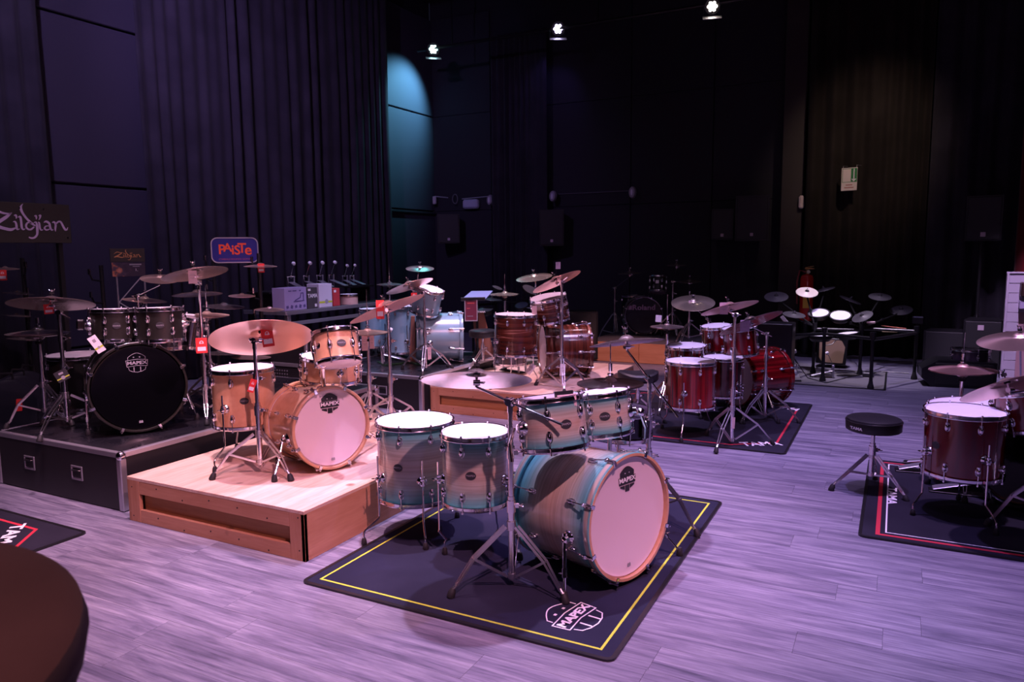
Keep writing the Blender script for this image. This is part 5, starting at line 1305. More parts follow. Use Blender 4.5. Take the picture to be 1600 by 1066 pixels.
b.strip([(-.1*L, -.12*hz), (.38*L, -.10*hz)], .03*L, 0, .001); b.strip([(-.05*L, -.08*hz), (.20*L, .05*hz), (.24*L, .24*hz), (.34*L, .24*hz), (.34*L, -.08*hz)], .035*L, 0, .001)
part('printed_drawing', B().add([M @ v for v in b.v], b.f), mat('violet_ink', (.10, .08, .22), .6), t)
t, M, L, hz = carton(481, 497, 449, gr, 'charcoal carton with white lettering next to the lilac carton')
text('TAMA', .062, M @ T(0, .10*hz, 0), WHL, t, 'carton_lettering', bold=.001, sx=.9); part('sticker', B().box((-.3*L, .40*hz, 0), (.25*L, .10*hz, .001)).add([], []), WHT, t, M, False); part('sticker', B().box((.3*L, -.36*hz, 0), (.2*L, .14*hz, .001)), WHT, t, M, False)
t, M, L, hz = carton(499, 520, 443, wc, 'white carton with a yellow green band, tallest on the display table')
part('yellow_band', B().box((0, -.28*hz, 0), (L-.006, .08*hz, .001)), YEL, t, M, False); part('printed_mark', B().lathe([(0, 0), (.12*L, 0), (.12*L, .0015), (0, .0015)], 16, T(.05*L, -.26*hz, 0)), GRYP, t, M, False)
t, M, L, hz = carton(521, 532, 450, rc, 'red carton with a white sticker on the display table')
part('sticker', B().box((-.2*L, .34*hz, 0), (.3*L, .14*hz, .001)), WHT, t, M, False)
t = thing('practice_drum', 'small pale wooden drum at the right end of the carton row', 'drum', onedge(546, .10), 'drums on the display table')
c = onedge(546, .12); part('shell', B().lathe([(.098, .0), (.105, .0), (.105, .11), (.098, .11)], 28, Matrix.Translation(c), True), wd2, t); part('head', B().lathe([(0, .115), (.104, .115), (.106, .108)], 28, Matrix.Translation(c)), HEADW, t)
part('hoop', B().lathe([(.105, .10), (.114, .10), (.114, .122), (.105, .122)], 28, Matrix.Translation(c), True), CHR, t)
# raised shelf behind the cartons with the pedals
t = thing('shelf', 'low black shelf behind the cartons that lifts the row of pedals', 'shelf', (tx0-.42, ty0+tL/2, tz))
part('board', B().box((tx0-.42, ty0+tL*.44, tz+.19), (.34, tL*.86, .02)), BLKM, t)
for y in (ty0+.08, ty0+tL*.44, ty0+tL*.84): part('support', B().box((tx0-.42, y, tz+.09), (.30, .02, .182)), BLKM, t)
for i, (px, lab) in enumerate(((457, 'chrome pedal above the lilac carton, first in the row'), (481, 'dark pedal second in the row, its beater highest'), (502, 'chrome pedal above the white carton'), (520, 'pedal above the red carton'), (541, 'pedal over the small wooden drum, the left one of the last two'), (552, 'pedal at the right end of the row, round pale beater'))):
    p = onedge(px, .47); p.z = tz+.20
    sc2 = 1.0 if i < 4 else .85
    pedal(lab, Matrix.Translation(p) @ RZ(-92 if i % 2 else -104) @ Matrix.Scale(.82*sc2, 4), 'pedals shown on the table')
# flight cases under and before the table
c = Vector((-5.20, 5.49, 0))
t = thing('flight_case', 'black flight case with mesh panels and aluminium bars below the table', 'case', (c.x, c.y, 0))
cw = .62; ch = .74
part('body', B().box((c.x, c.y, ch/2+.01), (cw-.05, .5, ch-.06)), CASE, t)
for z in (ch-.02, ch*.66, ch*.30, .05): part('rail', B().box((c.x, c.y-.255, z), (cw, .02, .035), None, .003), ALU, t)
for x in (-cw/2, cw/2): part('corner_profile', B().box((c.x+x, c.y-.258, ch/2), (.03, .024, ch), None, .003), ALU, t)
b = B()
for i in range(9):
    for j in range(5): b.cyl((c.x-.20+i*.032, c.y-.2562, .30+j*.032), (c.x-.20+i*.032, c.y-.2515, .30+j*.032), .008, n=6)
o = part('mesh_holes', b, ALU, t); o['kind'] = 'stuff'
# ---- electronic kit behind the blue and the striped kit
def epad(label, px, py, wpx, d, ang, ratio, top=True, headm=None, group=None, thick=.07):
    C = P(px, py, d); N = nrm(px, py, ang, ratio, top); R = wpx*d/FPX/2; M = frame(C, N)
    t = bpy.data.objects.new('drum_pad', None); link(t, None, M); tag(t, label, 'drum pad', group)
    part('shell', B().lathe([(0, -thick), (R*.8, -thick), (R*1.04, -thick*.5), (R*1.04, -.004), (R*.9, -.006)], 28), BLKP, t, M, False)
    part('rim', B().lathe([(R*.99, -.012), (R*1.12, -.012), (R*1.14, .004), (R*1.02, .006)], 28, None, True), RUB, t, M, False)
    part('mesh_head', B().lathe([(0, .002), (R, .002), (R, -.004)], 28), headm or HEADW, t, M, False)
    return t, C, N
def ecym(label, px, py, wpx, d, ang, ratio, top=True, m=None, group=None):
    C = P(px, py, d); N = nrm(px, py, ang, ratio, top); R = wpx*d/FPX/2; M = frame(C, N)
    t = bpy.data.objects.new('cymbal_pad', None); link(t, None, M); tag(t, label, 'cymbal pad', group)
    part('plate', B().lathe([(0, .016), (R*.16, .014), (R*.24, .006), (R*.98, -.006), (R, -.010), (R*.96, -.014), (0, -.004)], 32), m or EC, t, M, False)
    part('bell', B().lathe([(0, .030), (R*.12, .026), (R*.20, .010), (R*.22, .004)], 20), RUB, t, M, False)
    part('wing_bolt', B().cyl((0, 0, -.05), (0, 0, .045), .007, n=8), CHR, t, M, False)
    return t, C, N
EC = mat('grey_rubber_pad', (.055, .052, .060), .45); ECP = mat('pale_gold_pad', (.62, .55, .46), .4)
def erack(label, feet, ztop, links_, arms, cat='rack'):
    f0 = [F(x, y, 0) for x, y in feet]; c = sum(f0, Vector())/len(f0)
    t = thing('drum_rack', label, cat, (c.x, c.y, 0))
    for p in f0:
        lg = part('leg', B().cyl((p.x, p.y, .02), (p.x, p.y, ztop), .019, n=10), BLKM, t)
        part('rubber_foot', B().lathe([(0, 0), (.034, 0), (.036, .02), (.024, .06), (.020, .09)], 12, Matrix.Translation(p)), RUB, lg)
        part('clamp', B().cyl((p.x, p.y, ztop-.05), (p.x, p.y, ztop+.03), .032, n=10), BLKP, t)
    for i, j, z in links_: part('crossbar', B().cyl((f0[i].x, f0[i].y, z), (f0[j].x, f0[j].y, z), .019, n=10), BLKM, t)
    for a, b_ in arms:
        a = Vector(a); b_ = Vector(b_)
        part('arm', B().cyl(a, b_, .010, n=8), BLKM, t)
        m_ = a.lerp(b_, .5); part('arm_clamp', B().cyl(m_-Vector((0, 0, .02)), m_+Vector((0, 0, .02)), .018, n=8), BLKP, t)
    return t, f0
EG = 'pads of the far electronic kit'
pads = []
for a in (('white tilted cymbal pad catching light above the striped floor tom', 829, 453, 27, 9.6, -26, .42), ):
    pads.append(epad(*a, group=EG, thick=.03))
pads.append(epad('small pale pad left of the golden hi hats', 777, 450, 16, 9.8, -20, .3, group=EG, thick=.03))
pads.append(epad('pale blue pad just above the striped floor tom head', 834, 482, 24, 9.4, -4, .12, headm=mat('pale_blue_head', (.45, .50, .75), .5), group=EG))
pads.append(epad('dark blue pad left of the pale blue pad', 815, 477, 20, 9.5, 10, .5, headm=mat('blue_grey_head', (.12, .14, .30), .4), group=EG))
pads.append(ecym('dark thin cymbal pad left of the golden hi hats', 768, 467, 34, 9.4, -4, .10, group=EG)); pads.append(epad('dark pad right of the tablet stand', 758, 484, 22, 9.3, 5, .3, headm=EC, group=EG))
pads.append(epad('small teal pad behind the round stool', 790, 520, 20, 9.3, 5, .3, headm=mat('teal_grey', (.10, .2, .24), .5), group=EG))
rp = [(740, 562), (775, 556), (822, 558), (852, 564)]
f = [F(*p) for p in rp]
arms = [((f[min(3, max(0, int((p[1].dot(RT)-f[0].dot(RT))/.25)))].x, f[min(3, max(0, int((p[1].dot(RT)-f[0].dot(RT))/.25)))].y, .80), p[1]-p[2]*.03) for p in pads]
erack('black rack of the far electronic kit behind the striped floor tom', rp, .82, [(0, 1, .78), (1, 2, .80), (2, 3, .78), (0, 3, .45)], arms)
# tablet stand with poster
c = P(745, 461, 8.5)
t = thing('music_stand', 'black stand with a tilted pale tray and a framed red poster below it', 'stand', (c.x, c.y, 0))
Mt = frame(c, nrm(745, 461, 0, .42, True))
k = 8.5/FPX
b = B().add([Mt @ Vector(v) for v in ((-25*k, -17*k, 0), (12*k, -17*k, 0), (26*k, 15*k, 0), (-8*k, 15*k, 0), (-25*k, -17*k, -.015), (12*k, -17*k, -.015), (26*k, 15*k, -.015), (-8*k, 15*k, -.015))], [(0, 1, 2, 3), (7, 6, 5, 4), (0, 4, 5, 1), (1, 5, 6, 2), (2, 6, 7, 3), (3, 7, 4, 0)])
part('tray', b, mat('pale_blue_tray', (.20, .24, .42), .35), t)
part('tray_lip', B().box((-6.5*k, -17.5*k, .01), (38*k, .012, .04), None, .003).add([], []), BLKP, t, Mt, False)
part('post', B().cyl((c.x, c.y, .35), (c.x, c.y, c.z-.02), .014, n=8), BLKM, t); tripod(t, (c.x, c.y, 0), .42, .26, .15, 10, m=BLKM)
c2 = P(736, 485, 8.4); M2 = frame(c2, Vector(((CAM-c2).x, (CAM-c2).y, 0)))
t = bpy.data.objects.new('poster', None); link(t, None, M2); tag(t, 'framed dark red poster under the tilted tray, left of the round stool', 'poster')
part('print', B().box((0, 0, 0), (17*k, 31*k, .006)), mat('dark_red_poster', (.16, .025, .05), .4), t, M2, False)
part('frame', B().strip([(-9.3*k, -16.2*k), (9.3*k, -16.2*k), (9.3*k, 16.2*k), (-9.3*k, 16.2*k)], 1.3*k, -.005, .008, True), mat('grey_frame', (.35, .32, .36), .5), t, M2, False)
b = B(); b.box((0, 11*k, .004), (11*k, 1.4*k, .001)); b.box((-4*k, 3*k, .004), (5*k, 1*k, .001)); part('printed_lines', b, mat('red_print', (.65, .10, .10), .5), t, M2, False)
part('printed_line', B().box((-1.5*k, -9*k, .004), (9*k, .9*k, .001)), GRYP, t, M2, False)
part('hanger', B().box((0, 16.5*k, -.03), (3*k, 4*k, .05)), BLKM, t, M2, False)
# wooden cajon pieces
for i, (px, py, d, w_, h_, ln, lab) in enumerate(((753, 524, 8.6, .17, .52, -9, 'pale wooden board leaning behind the round stool'), (645, 530, 8.15, .055, .50, 2, 'narrow brown wooden board upright beside the ice blue bass drum'))):
    c = P(px, py, d); M = frame(c, Vector(((CAM-c).x, (CAM-c).y, 0))) @ RZ(-ln)
    o = part('wooden_board', B().prism([(-w_*.62, -h_/2), (w_*.62, -h_/2), (w_*.38, h_/2), (-w_*.38, h_/2)], -.15, .0), mat('brown_board', (.26, .105, .07), .5), None, M, False)
    tag(o, lab, 'board')
# ---- black electronic kit on the low platform
Z3 = hC+.01
KIT[0] = 'electronic kit on the low platform'
t, Mr = bass('black bass drum with lettering on its front head on the low carpeted platform', 1006, 503, 10.9, 184, .52, .36, BLKP, CHRD, mat('violet_black_head', (.008, .005, .010), .25), 8, [(978, 541, -1), (1032, 541, 1)], Z3, pitch=0)
fh = [o for o in t.children if o.name.startswith('front_head')][0]
text('Roland', .105, Mr @ T(.0, .12, .188), mat('violet_lettering', (.45, .28, .48), .5), fh, 'front_lettering', bold=.002, sx=1.15)
part('front_lettering_bars', B().box((-.20, .12, .188), (.05, .06, .001)), mat('violet_lettering_2', (.45, .28, .48), .5), fh, Mr, False)
ftom('black floor tom with chrome rim left of the lettered bass drum', 989, 463, 11.7, .35, .36, BLKP, [(975, 540), (1003, 540), (990, 533)], Z3, badge=False, word=False, top=HEADB)
C = P(1028, 445, 10.8); t, Mk = drum('rack_tom', 'small black drum with a white square mark above the lettered bass drum', 'drum', C, nrm(1028, 445, -2, .20, False), .225, .21, BLKP, badge=False, lugs=6, bot=mat('violet_grey_head', (.16, .10, .18), .5))
part('square_mark', B().box((.115, 0, .02), (.003, .045, .045)), WHT, t, Mk @ RZ(-6), False)
C2, N2, D2 = cym(984, 424, 36, 10.8, 2, .06, True, 'dark cymbal left above the electronic kit on the platform', BRZD)
cstand('chrome boom stand at the left of the electronic kit on the platform', 960, 545, 0, C2, N2, az=-60, hc=.55, spread=.34, hh=.25, J=(960, 450), tail=.25)
C2, N2, D2 = cym(1057, 412, 30, 10.9, 0, .08, True, 'dark cymbal at the top right of the electronic kit on the platform', BRZD)
cstand('chrome stand leaning beside the small black drum', 1050, 538, Z3, C2, N2, az=-60, J=(1052, 440), tail=.1, d=10.7)
C2, N2, D2 = cym(1077, 437, 38, 10.9, 0, .10, True, 'thin dark cymbal at the right of the electronic kit on the platform', BRZD)
cstand('dark chrome stand at the right end of the low platform', 1076, 542, Z3, C2, N2, az=-100, hc=.30, spread=.30)
KIT[0] = None
# ---- electronic kits at the right
EG = 'pads of the electronic kits at the right'
pads = []
pads.append(epad('white drum pad, the left one of the upper pair at the right', 1279, 489, 29, 9.3, 2, .44, group=EG))
pads.append(epad('white drum pad, the right one of the upper pair at the right', 1313, 493, 29, 9.2, 0, .50, group=EG))
pads.append(epad('white drum pad seen edge on, the left one of the lower pair', 1282, 524, 33, 9.0, 0, .13, group=EG))
pads.append(epad('white drum pad seen edge on, the right one of the lower pair', 1324, 521, 30, 8.9, 6, .14, group=EG))
pads.append(ecym('pale gold cymbal pad in front of the fire extinguisher', 1261, 456, 33, 9.4, -6, .48, m=ECP, group=EG))
pads.append(ecym('grey cymbal pad below left of the pale gold one', 1241, 491, 34, 9.2, -8, .28, group=EG))
pads.append(ecym('dark grey cymbal pad right of the upper white pads', 1347, 494, 32, 9.0, 22, .45, group=EG))
pads.append(ecym('large dark cymbal pad left of the fire extinguisher', 1213, 463, 36, 9.8, 0, .45, group=EG))
pads.append(ecym('dark cymbal pad high on the right of the electronic kits', 1375, 463, 33, 9.6, -6, .35, group=EG))
pads.append(ecym('dark cymbal pad lower right near the drum sticks', 1408, 484, 33, 9.6, 4, .45, group=EG))
pads.append(ecym('thin dark cymbal pad tilted right of the fire extinguisher', 1287, 452, 34, 10.0, 14, .12, group=EG))
pads.append(ecym('thin dark cymbal pad tilted down above the dark grey one', 1329, 468, 34, 10.0, -24, .12, group=EG))
fl = [(1228, 600), (1270, 583), (1360, 608), (1343, 586), (1428, 593), (1285, 596)]
f0 = [F(*p) for p in fl]
def near(p, idx): return min((f0[i] for i in idx), key=lambda q_: (Vector((q_.x, q_.y))-Vector((p.x, p.y))).length)
A1 = []; 
for p in pads:
    n_ = near(p[1], range(6)); A1.append(((n_.x, n_.y, min(.58, p[1].z-.03)), p[1]-p[2]*.04))
erack('black rack with five legs carrying the pads of the electronic kits at the right', fl, .60, [(0, 5, .56), (5, 2, .56), (0, 1, .50), (1, 3, .55), (3, 4, .57), (2, 4, .55)], A1)
c = P(1228, 503, 9.0); M = frame(c, Vector(((CAM-c).x, (CAM-c).y, .8))) @ RZ(-52)
o = part('sound_module', B().box((0, 0, 0), (.17, .045, .03), None, .004).cyl((.05, 0, .012), (.05, 0, .03), .010, n=8), mat('pale_grey_module', (.42, .36, .38), .5), None, M, False); tag(o, 'pale grey module with white buttons tilted left of the white pads', 'module')
c = P(1361, 504, 8.9); o = part('clamp_knob', B().box((0, 0, 0), (.10, .03, .03), Matrix.Rotation(.1, 3, 'Y'), .008), mat('pale_pink_plastic', (.6, .42, .40), .5), None, frame(c, CAM-c), False); tag(o, 'pale pink plastic wedge right of the dark grey cymbal pad', 'clamp')
c1, c2_ = P(1377, 509, 9.3), P(1416, 514, 9.2)
t = thing('drum_sticks', 'pair of reddish drum sticks lying across the rack at the right', 'stick', c1)
part('stick', B().tube([c1, c1.lerp(c2_, .85), c2_], [.004, .008, .008], 8), mat('red_stick', (.50, .16, .10), .5), t)
part('stick', B().tube([P(1378, 518, 9.3), P(1402, 519, 9.2)], .007, 8), mat('yellow_stick', (.42, .32, .14), .5), t)
c = P(1434, 496, 9.6); t = thing('stool_lamp', 'small pale topped box on a black post at the right of the electronic kits', 'module', (c.x, c.y, 0))
part('box', B().box(c-Vector((0, 0, .04)), (.13, .10, .08), None, .006), BLKP, t); part('pale_top', B().box(c+Vector((0, 0, .004)), (.12, .09, .008)), mat('pale_blue_top', (.35, .36, .5), .5), t); part('post', B().cyl((c.x, c.y, .0), c-Vector((0, 0, .07)), .016, n=8), BLKM, t)
# beige front panel: amplifier tilted back
c = P(1300, 548, 9.6); M = frame(c, Vector(((CAM-c).x, (CAM-c).y, .9))) @ RZ(-4)
t = bpy.data.objects.new('amplifier', None); link(t, None, M); tag(t, 'tilted black amplifier with beige cloth front between the electronic kit legs', 'amplifier')
part('body', B().box((0, -.01, -.10), (.36, .34, .20), None, .01), BLKP, t, M, False); part('cloth_front', B().prism([(-.15, -.10), (-.10, -.16), (.14, -.15), (.15, .06), (.10, .14), (-.16, .14)], 0, .006), mat('beige_cloth', (.38, .25, .16), .8), t, M, False)
# mats, pedals and cables on the floor there
m0, m1 = F(1222, 597), F(1383, 604)
t = thing('floor_mat', 'thin grey mat with a black edge under the electronic kits', 'rug', ((m0+m1)/2+Vector((0, .6, 0))))
part('mat', B().box(((m0.x+m1.x)/2, m0.y+.55, .003), (m1.x-m0.x, 1.3, .005)), mat('grey_mat', (.12, .115, .13), .8), t)
part('edge', B().box(((m0.x+m1.x)/2, m0.y-.10, .005), (m1.x-m0.x, .02, .009)), BLKP, t)
part('edge', B().box((m1.x, m0.y+.55, .005), (.02, 1.3, .009)), BLKP, t)
pedal('grey footboard pedal beside the striped black box', Matrix.Translation(F(1238, 590, .008)) @ RZ(200) @ Matrix.Scale(.9, 4))
pedal('white footboard pedal between the electronic kit legs', Matrix.Translation(F(1300, 590, .008)) @ RZ(100) @ Matrix.Scale(.8, 4), accent=WHT)
c = F(1356, 588, .008); o = part('foot_switch', B().box((0, 0, .03), (.12, .16, .05), None, .01).box((0, 0, .06), (.06, .08, .012)), mat('dark_pedal', (.05, .05, .06), .5), None, Matrix.Translation(c), False); tag(o, 'small dark foot switch with a pale plate by the right rack leg', 'pedal')
p = [F(1240, 560), F(1262, 592), F(1290, 600), F(1330, 590), F(1375, 582), F(1420, 585)]
tag(part('cable', B().tube([v+Vector((0, 0, .012)) for v in p], .005, 6), BLKP), 'thin black cable lying on the floor under the electronic kits', 'cable')
p = [P(1290, 540, 9.2), P(1300, 538, 9.2), P(1310, 528, 9.2), P(1320, 522, 9.2)]
tag(part('cable', B().tube(p, .006, 6), BLKP), 'black cable hanging across the beige amplifier front', 'cable')
# striped black box beside the red bass drum
c = F(1214, 606); c = P(1212, 575, 8.4); c.z = 0
t = thing('speaker_box', 'black box with three pale horizontal stripes right of the red bass drum', 'speaker', c)
part('body', B().box((c.x, c.y, .36), (.36, .32, .72), None, .008), BLKP, t)
for py, th_ in ((548, 3.5), (556, 6), (564, 5)): zz = P(1207, py, 8.25).z; part('stripe', B().box((c.x-.03, c.y-.163, zz), (.30, .006, th_*8.25/FPX)), mat('pale_stripe', (.55, .50, .66), .5), t)
# fire extinguisher
c = onback(1260, 462, 11.40)
t = thing('fire_extinguisher', 'red fire extinguisher with brass gauge standing by the dark pillar', 'extinguisher', (c.x, c.y, c.z-.36))
part('cylinder', B().lathe([(0, -.36), (.085, -.36), (.092, -.34), (.092, .24), (.075, .29), (.03, .31), (0, .31)], 24, Matrix.Translation(c)), mat('red_enamel', (.55, .02, .015), .25, coat=.6), t)
part('label_panel', B().box(tuple(c+(CAM-c).normalized()*.092+Vector((0, 0, -.1))), (.09, .004, .16), Matrix.Rotation(YAW*.2, 3, 'Z')), mat('yellow_label', (.75, .45, .05), .5), t)
part('valve', B().cyl(c+Vector((0, 0, .31)), c+Vector((0, 0, .37)), .022, n=10).box(c+Vector((.03, 0, .385)), (.13, .025, .018), None, .004).box(c+Vector((.03, 0, .41)), (.12, .025, .012), Matrix.Rotation(-.2, 3, 'Y'), .004), mat('brass', (.7, .5, .2), .3, 1.0), t)
part('gauge', B().lathe([(0, 0), (.024, 0), (.024, .012), (0, .014)], 14, frame(c+Vector((.02, -.03, .34)), CAM-c)), mat('gauge_face', (.75, .7, .5), .4), t)
part('hose', B().tube([c+Vector((-.02, 0, .34)), c+Vector((-.10, -.02, .36)), c+Vector((-.13, -.03, .2)), c+Vector((-.12, -.04, -.12))], .012, 8), mat('red_hose', (.28, .05, .05), .5), t)
part('floor_stand', B().cyl((c.x, c.y, .0), (c.x, c.y, c.z-.36), .05, n=12).cyl((c.x, c.y, .0), (c.x, c.y, .03), .16, n=20), BLKM, t)
# exit sign
c = onback(1327, 280, 11.42); M = frame(c, Vector((-.25, -1, 0))); k = (c-CAM).dot(FW)/FPX
t = bpy.data.objects.new('exit_sign', None); link(t, None, M); tag(t, 'small white sign with a green strip and white arrow hung on the curtain', 'sign')
part('plate', B().box((0, 0, 0), (23.5*k, 35*k, .006)), mat('sign_cream', (.75, .66, .62), .6), t, M, False)
GRN = mat('sign_green', (.03, .22, .06), .5)
part('green_panel', B().box((6.8*k, 6*k, .004), (8.6*k, 20*k, .002)), GRN, t, M, False)
part('frame_line', B().strip([(-10.2*k, -4.5*k), (11*k, -4.5*k), (11*k, 16*k), (-10.2*k, 16*k)], .7*k, .003, .0045, True), GRN, t, M, False)
part('arrow', B().box((6.9*k, 7*k, .006), (1.5*k, 17*k, .002)).strip([(4.0*k, 0*k), (6.9*k, -2.8*k), (9.8*k, 0*k)], 1.6*k, .005, .007), WHL, t, M, False)
for y_, w_ in ((-9, 10), (-13, 14)): part('printed_line', B().box((0, y_*k, .0035), (w_*k, 1.6*k, .001)), mat('faded_red_print', (.45, .18, .16), .6), t, M, False)
part('hook', B().tube([(-10*k, 17*k, 0), (-10*k, 21*k, -.02), (-10*k, 22*k, -.20)], .004, 6), ALU, t, M, False); part('hook', B().tube([(10*k, 17*k, 0), (10*k, 21*k, -.02), (10*k, 22*k, -.20)], .004, 6), ALU, t, M, False)
c = onback(1252, 316, 11.76); o = part('wall_sensor', B().box((0, 0, 0), (.07, .19, .08), None, .02), mat('ivory_plastic', (.6, .5, .5), .5), None, frame(c, Vector((.3, -1, 0))), False); tag(o, 'small ivory wall sensor on the edge of the dark pillar', 'sensor')
# fixtures on the back wall
def emlamp(label, px, py, d, round_=True):
    c = P(px, py, d); M = frame(c, Vector((0, -1, 0)))
    t = bpy.data.objects.new('wall_lamp', None); link(t, None, M); tag(t, label, 'lamp')
    part('housing', B().lathe([(0, 0), (.085, 0), (.085, .03), (.07, .07), (0, .08)], 24, Matrix.Diagonal((.72, 1.15, 1, 1))), mat('grey_housing', (.30, .28, .34), .4), t, M, False)
    part('diffuser', B().lathe([(0, .084), (.03, .080), (.04, .06)], 18, Matrix.Diagonal((.6, 1.6, 1, 1))), mat('white_diffuser', (.72, .68, .8), .4), t, M, False)
    part('bracket', B().box((0, .03, -.06), (.05, .05, .16)), BLKM, t, M, False)
ywb = 12.1
for px, py, lab in ((865, 307, 'oval grey wall lamp left of the long wire on the back wall'), (989, 301, 'oval grey wall lamp right end of the long wire on the back wall'), (767, 313, 'oval grey wall lamp right of the white box in the teal corner')):
    c = onback(px, py, 12.0); emlamp(lab, px, py, (c-CAM).dot(FW))
t = thing('conduit', 'thin cable conduit between two oval lamps on the back wall', 'pipe', onback(927, 303, 12.14)); part('pipe', B().cyl(onback(865, 304, 12.14), onback(989, 298, 12.14), .008, n=6), mat('grey_conduit', (.12, .11, .14), .5), t)
t = thing('conduit', 'pale conduit with a hanging cable loop in the teal corner', 'pipe', onback(727, 309, 12.14)); part('pipe', B().cyl(onback(722, 311, 12.14), onback(775, 306, 12.14), .010, n=6).cyl(onback(680, 307, 12.14), onback(700, 309, 12.14), .010, n=6), mat('pale_conduit', (.35, .36, .42), .5), t)
lp = onback(711, 311, 12.08); part('cable_loop', B().lathe([(.072, -.008), (.086, -.008), (.086, .008), (.072, .008)], 20, frame(lp, (0, -1, 0)) @ Matrix.Diagonal((.7, 1.1, 1, 1)), True), mat('grey_cable', (.16, .16, .18), .5), t)
c = onback(736, 319, 12.08); o = part('emergency_light', B().box((0, 0, 0), (.32, .17, .12), None, .03), mat('white_plastic', (.45, .46, .62), .4), None, frame(c, (0, -1, 0)), False); tag(o, 'white box shaped emergency light in the teal corner', 'lamp')
c = onback(679, 313, 12.05); o = part('wall_tag', B().box((0, 0, 0), (.07, .15, .05), None, .01), mat('pinkish_white', (.5, .42, .48), .5), None, frame(c, (0, -1, 0)), False); tag(o, 'small pinkish white box hanging at the teal corner edge', 'sensor')
def wspk(label, px0, px1, py0, py1, d, topm=None, mark=True, yaw=0, hung=True, deep=.34):
    c = onback((px0+px1)/2, (py0+py1)/2, d); k = (c-CAM).dot(FW)/FPX; w_, h_ = (px1-px0)*k, (py1-py0)*k
    z = Matrix.Rotation(math.radians(yaw), 3, 'Z') @ Vector(((CAM-c).x, (CAM-c).y, 0)); M = frame(c, z)
    t = bpy.data.objects.new('loudspeaker', None); link(t, None, M); tag(t, label, 'speaker')
    part('cabinet', B().prism([(-w_/2, 0), (w_/2, 0), (w_*.36, -deep), (-w_*.36, -deep)], -h_/2, h_/2, Matrix(((1, 0, 0, 0), (0, 0, 1, 0), (0, 1, 0, 0), (0, 0, 0, 1)))), BLKP, t, M, False)
    part('grille', B().box((0, 0, .008), (w_*.92, h_*.94, .014), None, .008), mat('black_grille', (.014, .014, .016), .6), t, M, False)
    if mark: part('maker_mark', B().box((0, -h_*.36, .0165), (mark if mark is not True else .045, (mark if mark is not True else .045), .003)), mat('pale_mark', (.55, .42, .5), .5), t, M, False)
    if hung: part('wall_bracket', B().box((0, 0, -deep-.08), (.06, .10, .2)), BLKM, t, M, False)
    return t, M
wspk('black loudspeaker hung below the long wire on the back wall', 843, 881, 328, 384, 11.70)
wspk('black loudspeaker hung in the teal corner under the white light', 684, 718, 335, 380, 11.70)
wspk('black loudspeaker, left one of the pair near the dark pillar', 1112, 1145, 327, 374, 11.70)
wspk('tall black loudspeaker, right one of the pair near the dark pillar', 1150, 1200, 306, 376, 11.64)
t, M = wspk('black loudspeaker on a pole with a pinkish square mark, right side', 1513, 1562, 306, 376, 11.0, mark=.055, hung=False)
c = WM[t.name].translation; part('stand_pole', B().cyl((c.x, c.y+.12, .0), (c.x, c.y+.12, c.z-.3), .018, n=10), BLKM, t)
for a in range(3): part('stand_leg', B().cyl((c.x, c.y+.12, .7), (c.x+.42*math.cos(a*2.1+.5), c.y+.12+.42*math.sin(a*2.1+.5), .012), .011, n=8), BLKM, t)
t, M = wspk('large black loudspeaker cabinet on the floor with a pinkish square mark', 1508, 1562, 500, 588, 10.7, mark=None, hung=False, deep=.4)
k = (WM[t.name].translation-CAM).dot(FW)/FPX; part('maker_mark', B().box((-4*k, 32*k, .018), (8*k, 8*k, .003)), mat('pale_mark_2', (.55, .42, .5), .5), t, M, False)
wspk('low black cabinet left of the large floor loudspeaker', 1446, 1506, 517, 582, 10.75, mark=None, hung=False)
wspk('black cabinet standing behind the striped bass drum', 884, 934, 487, 562, 9.6, mark=.03, hung=False)
# wedge monitor and dark shallow drum
c = F(1496, 606); M = Matrix.Translation(c) @ Matrix.Rotation(YAW*.2, 4, 'Z')
t = bpy.data.objects.new('stage_monitor', None); link(t, None, M); tag(t, 'black wedge shaped stage monitor behind the copper hi hats', 'speaker')
part('cabinet', B().prism([(-.36, .10), (-.26, 0), (.36, 0), (.36, .29), (-.20, .30), (-.36, .20)], -.02, .36, Matrix(((1, 0, 0, 0), (0, 0, 1, 0), (0, 1, 0, 0), (0, 0, 0, 1)))), BLKP, t, M, False)
part('grille', B().box((.05, -.026, .15), (.56, .010, .24), None, .004), mat('black_grille_2', (.012, .012, .014), .6), t, M, False)
c = P(1516, 556, 8.3); drum('snare_drum', 'dark shallow drum with silver rim lying on the wedge monitor', 'drum', c, (0, .03, 1), .38, .13, mat('violet_black_shell', (.05, .03, .06), .25, coat=.5), badge=False, lugs=8, top=HEADB, seg=32)
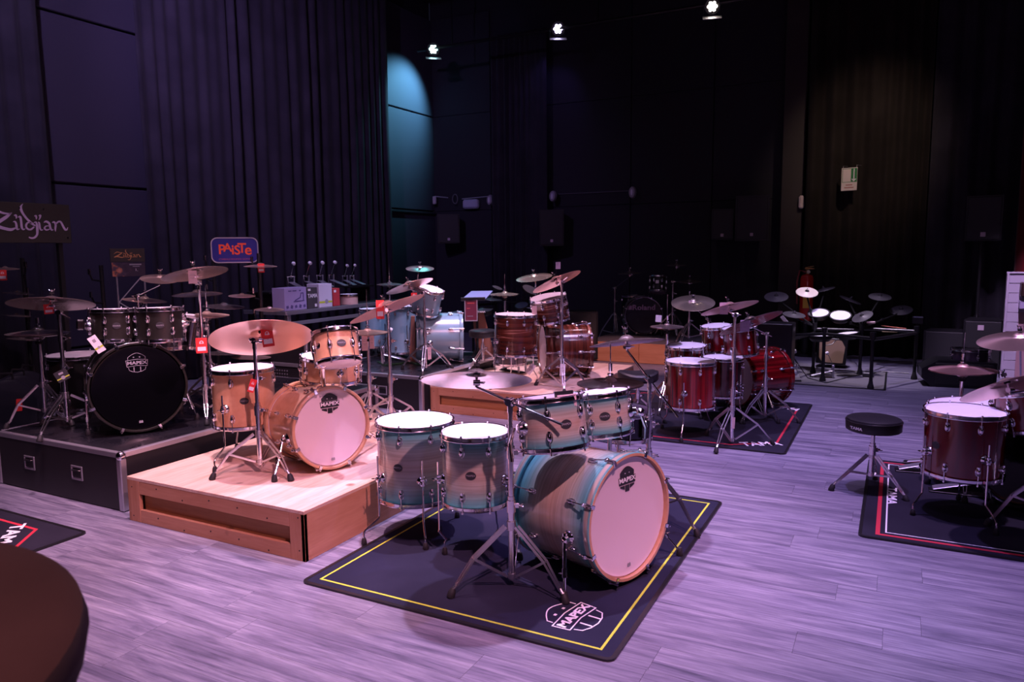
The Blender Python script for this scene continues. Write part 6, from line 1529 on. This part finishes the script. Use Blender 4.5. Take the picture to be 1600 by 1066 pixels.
# slatted display wall
c = F(1562, 592); YS = c.y; xs0 = c.x; zT = P(1569, 425, (Vector((xs0, YS, 1.3))-CAM).dot(FW)).z
t = thing('display_wall', 'white slatted display wall at the right edge of the picture', 'display', (xs0+.6, YS, 0))
sw = mat('white_laminate', (.50, .44, .55), .35)
part('core', B().box((xs0+.62, YS+.03, zT/2), (1.20, .03, zT)), mat('groove_pink', (.20, .09, .15), .6), t)
part('edge_profile', B().box((xs0+.012, YS+.02, zT/2), (.024, .07, zT), None, .003), sw, t); part('top_profile', B().box((xs0+.62, YS+.02, zT-.01), (1.2, .07, .02), None, .003), sw, t)
n = 11
for i in range(n): part('slat', B().box((xs0+.62, YS+.008, (i+.5)*(zT-.02)/n), (1.19, .018, (zT-.02)/n-.006), None, .002), sw, t)
p = Vector((xs0+.30, YS-.10, 0)); dd = (p-CAM).dot(FW)
zz = P(1592, 452, dd).z; o = tag(part('display_box', B().box((p.x, p.y+.02, zz), (.34, .16, .16), None, .01), mat('brown_leather', (.035, .012, .012), .5)), 'dark brown case hanging at the top of the white slatted wall', 'case')
zz = P(1592, 476, dd).z; o = tag(part('display_card', B().box((p.x, p.y+.04, zz), (.34, .12, .09), None, .004), mat('lilac_box', (.42, .36, .55), .4)), 'lilac box under the dark brown case on the slatted wall', 'box')
zz = P(1592, 506, dd).z; o = tag(part('display_poster', B().box((p.x+.04, YS-.012, zz-.25), (.40, .010, .75)), mat('rose_print', (.42, .24, .28), .6)), 'rose coloured print on the slatted wall behind the bright crash', 'poster')
zz = P(1592, 505, dd).z; o = tag(part('snare_clamp', B().box((p.x, p.y+.02, zz), (.22, .12, .06), None, .02).cyl((p.x-.08, p.y-.02, zz), (p.x+.08, p.y-.02, zz+.03), .02, n=10), BLKP), 'black clamp hanging just above the bright crash at the right edge', 'clamp')
# cables near the ice blue kit and a few small floor things
p = [F(590, 566, z2), F(600, 572, z2), F(640, 567, z2), F(655, 571, z2)]
tag(part('cable', B().tube([v+Vector((0, 0, .008)) for v in p], .006, 6), mat('green_cable', (.02, .10, .03), .5)), 'thin greenish cable on the far black riser under the ice blue floor toms', 'cable')
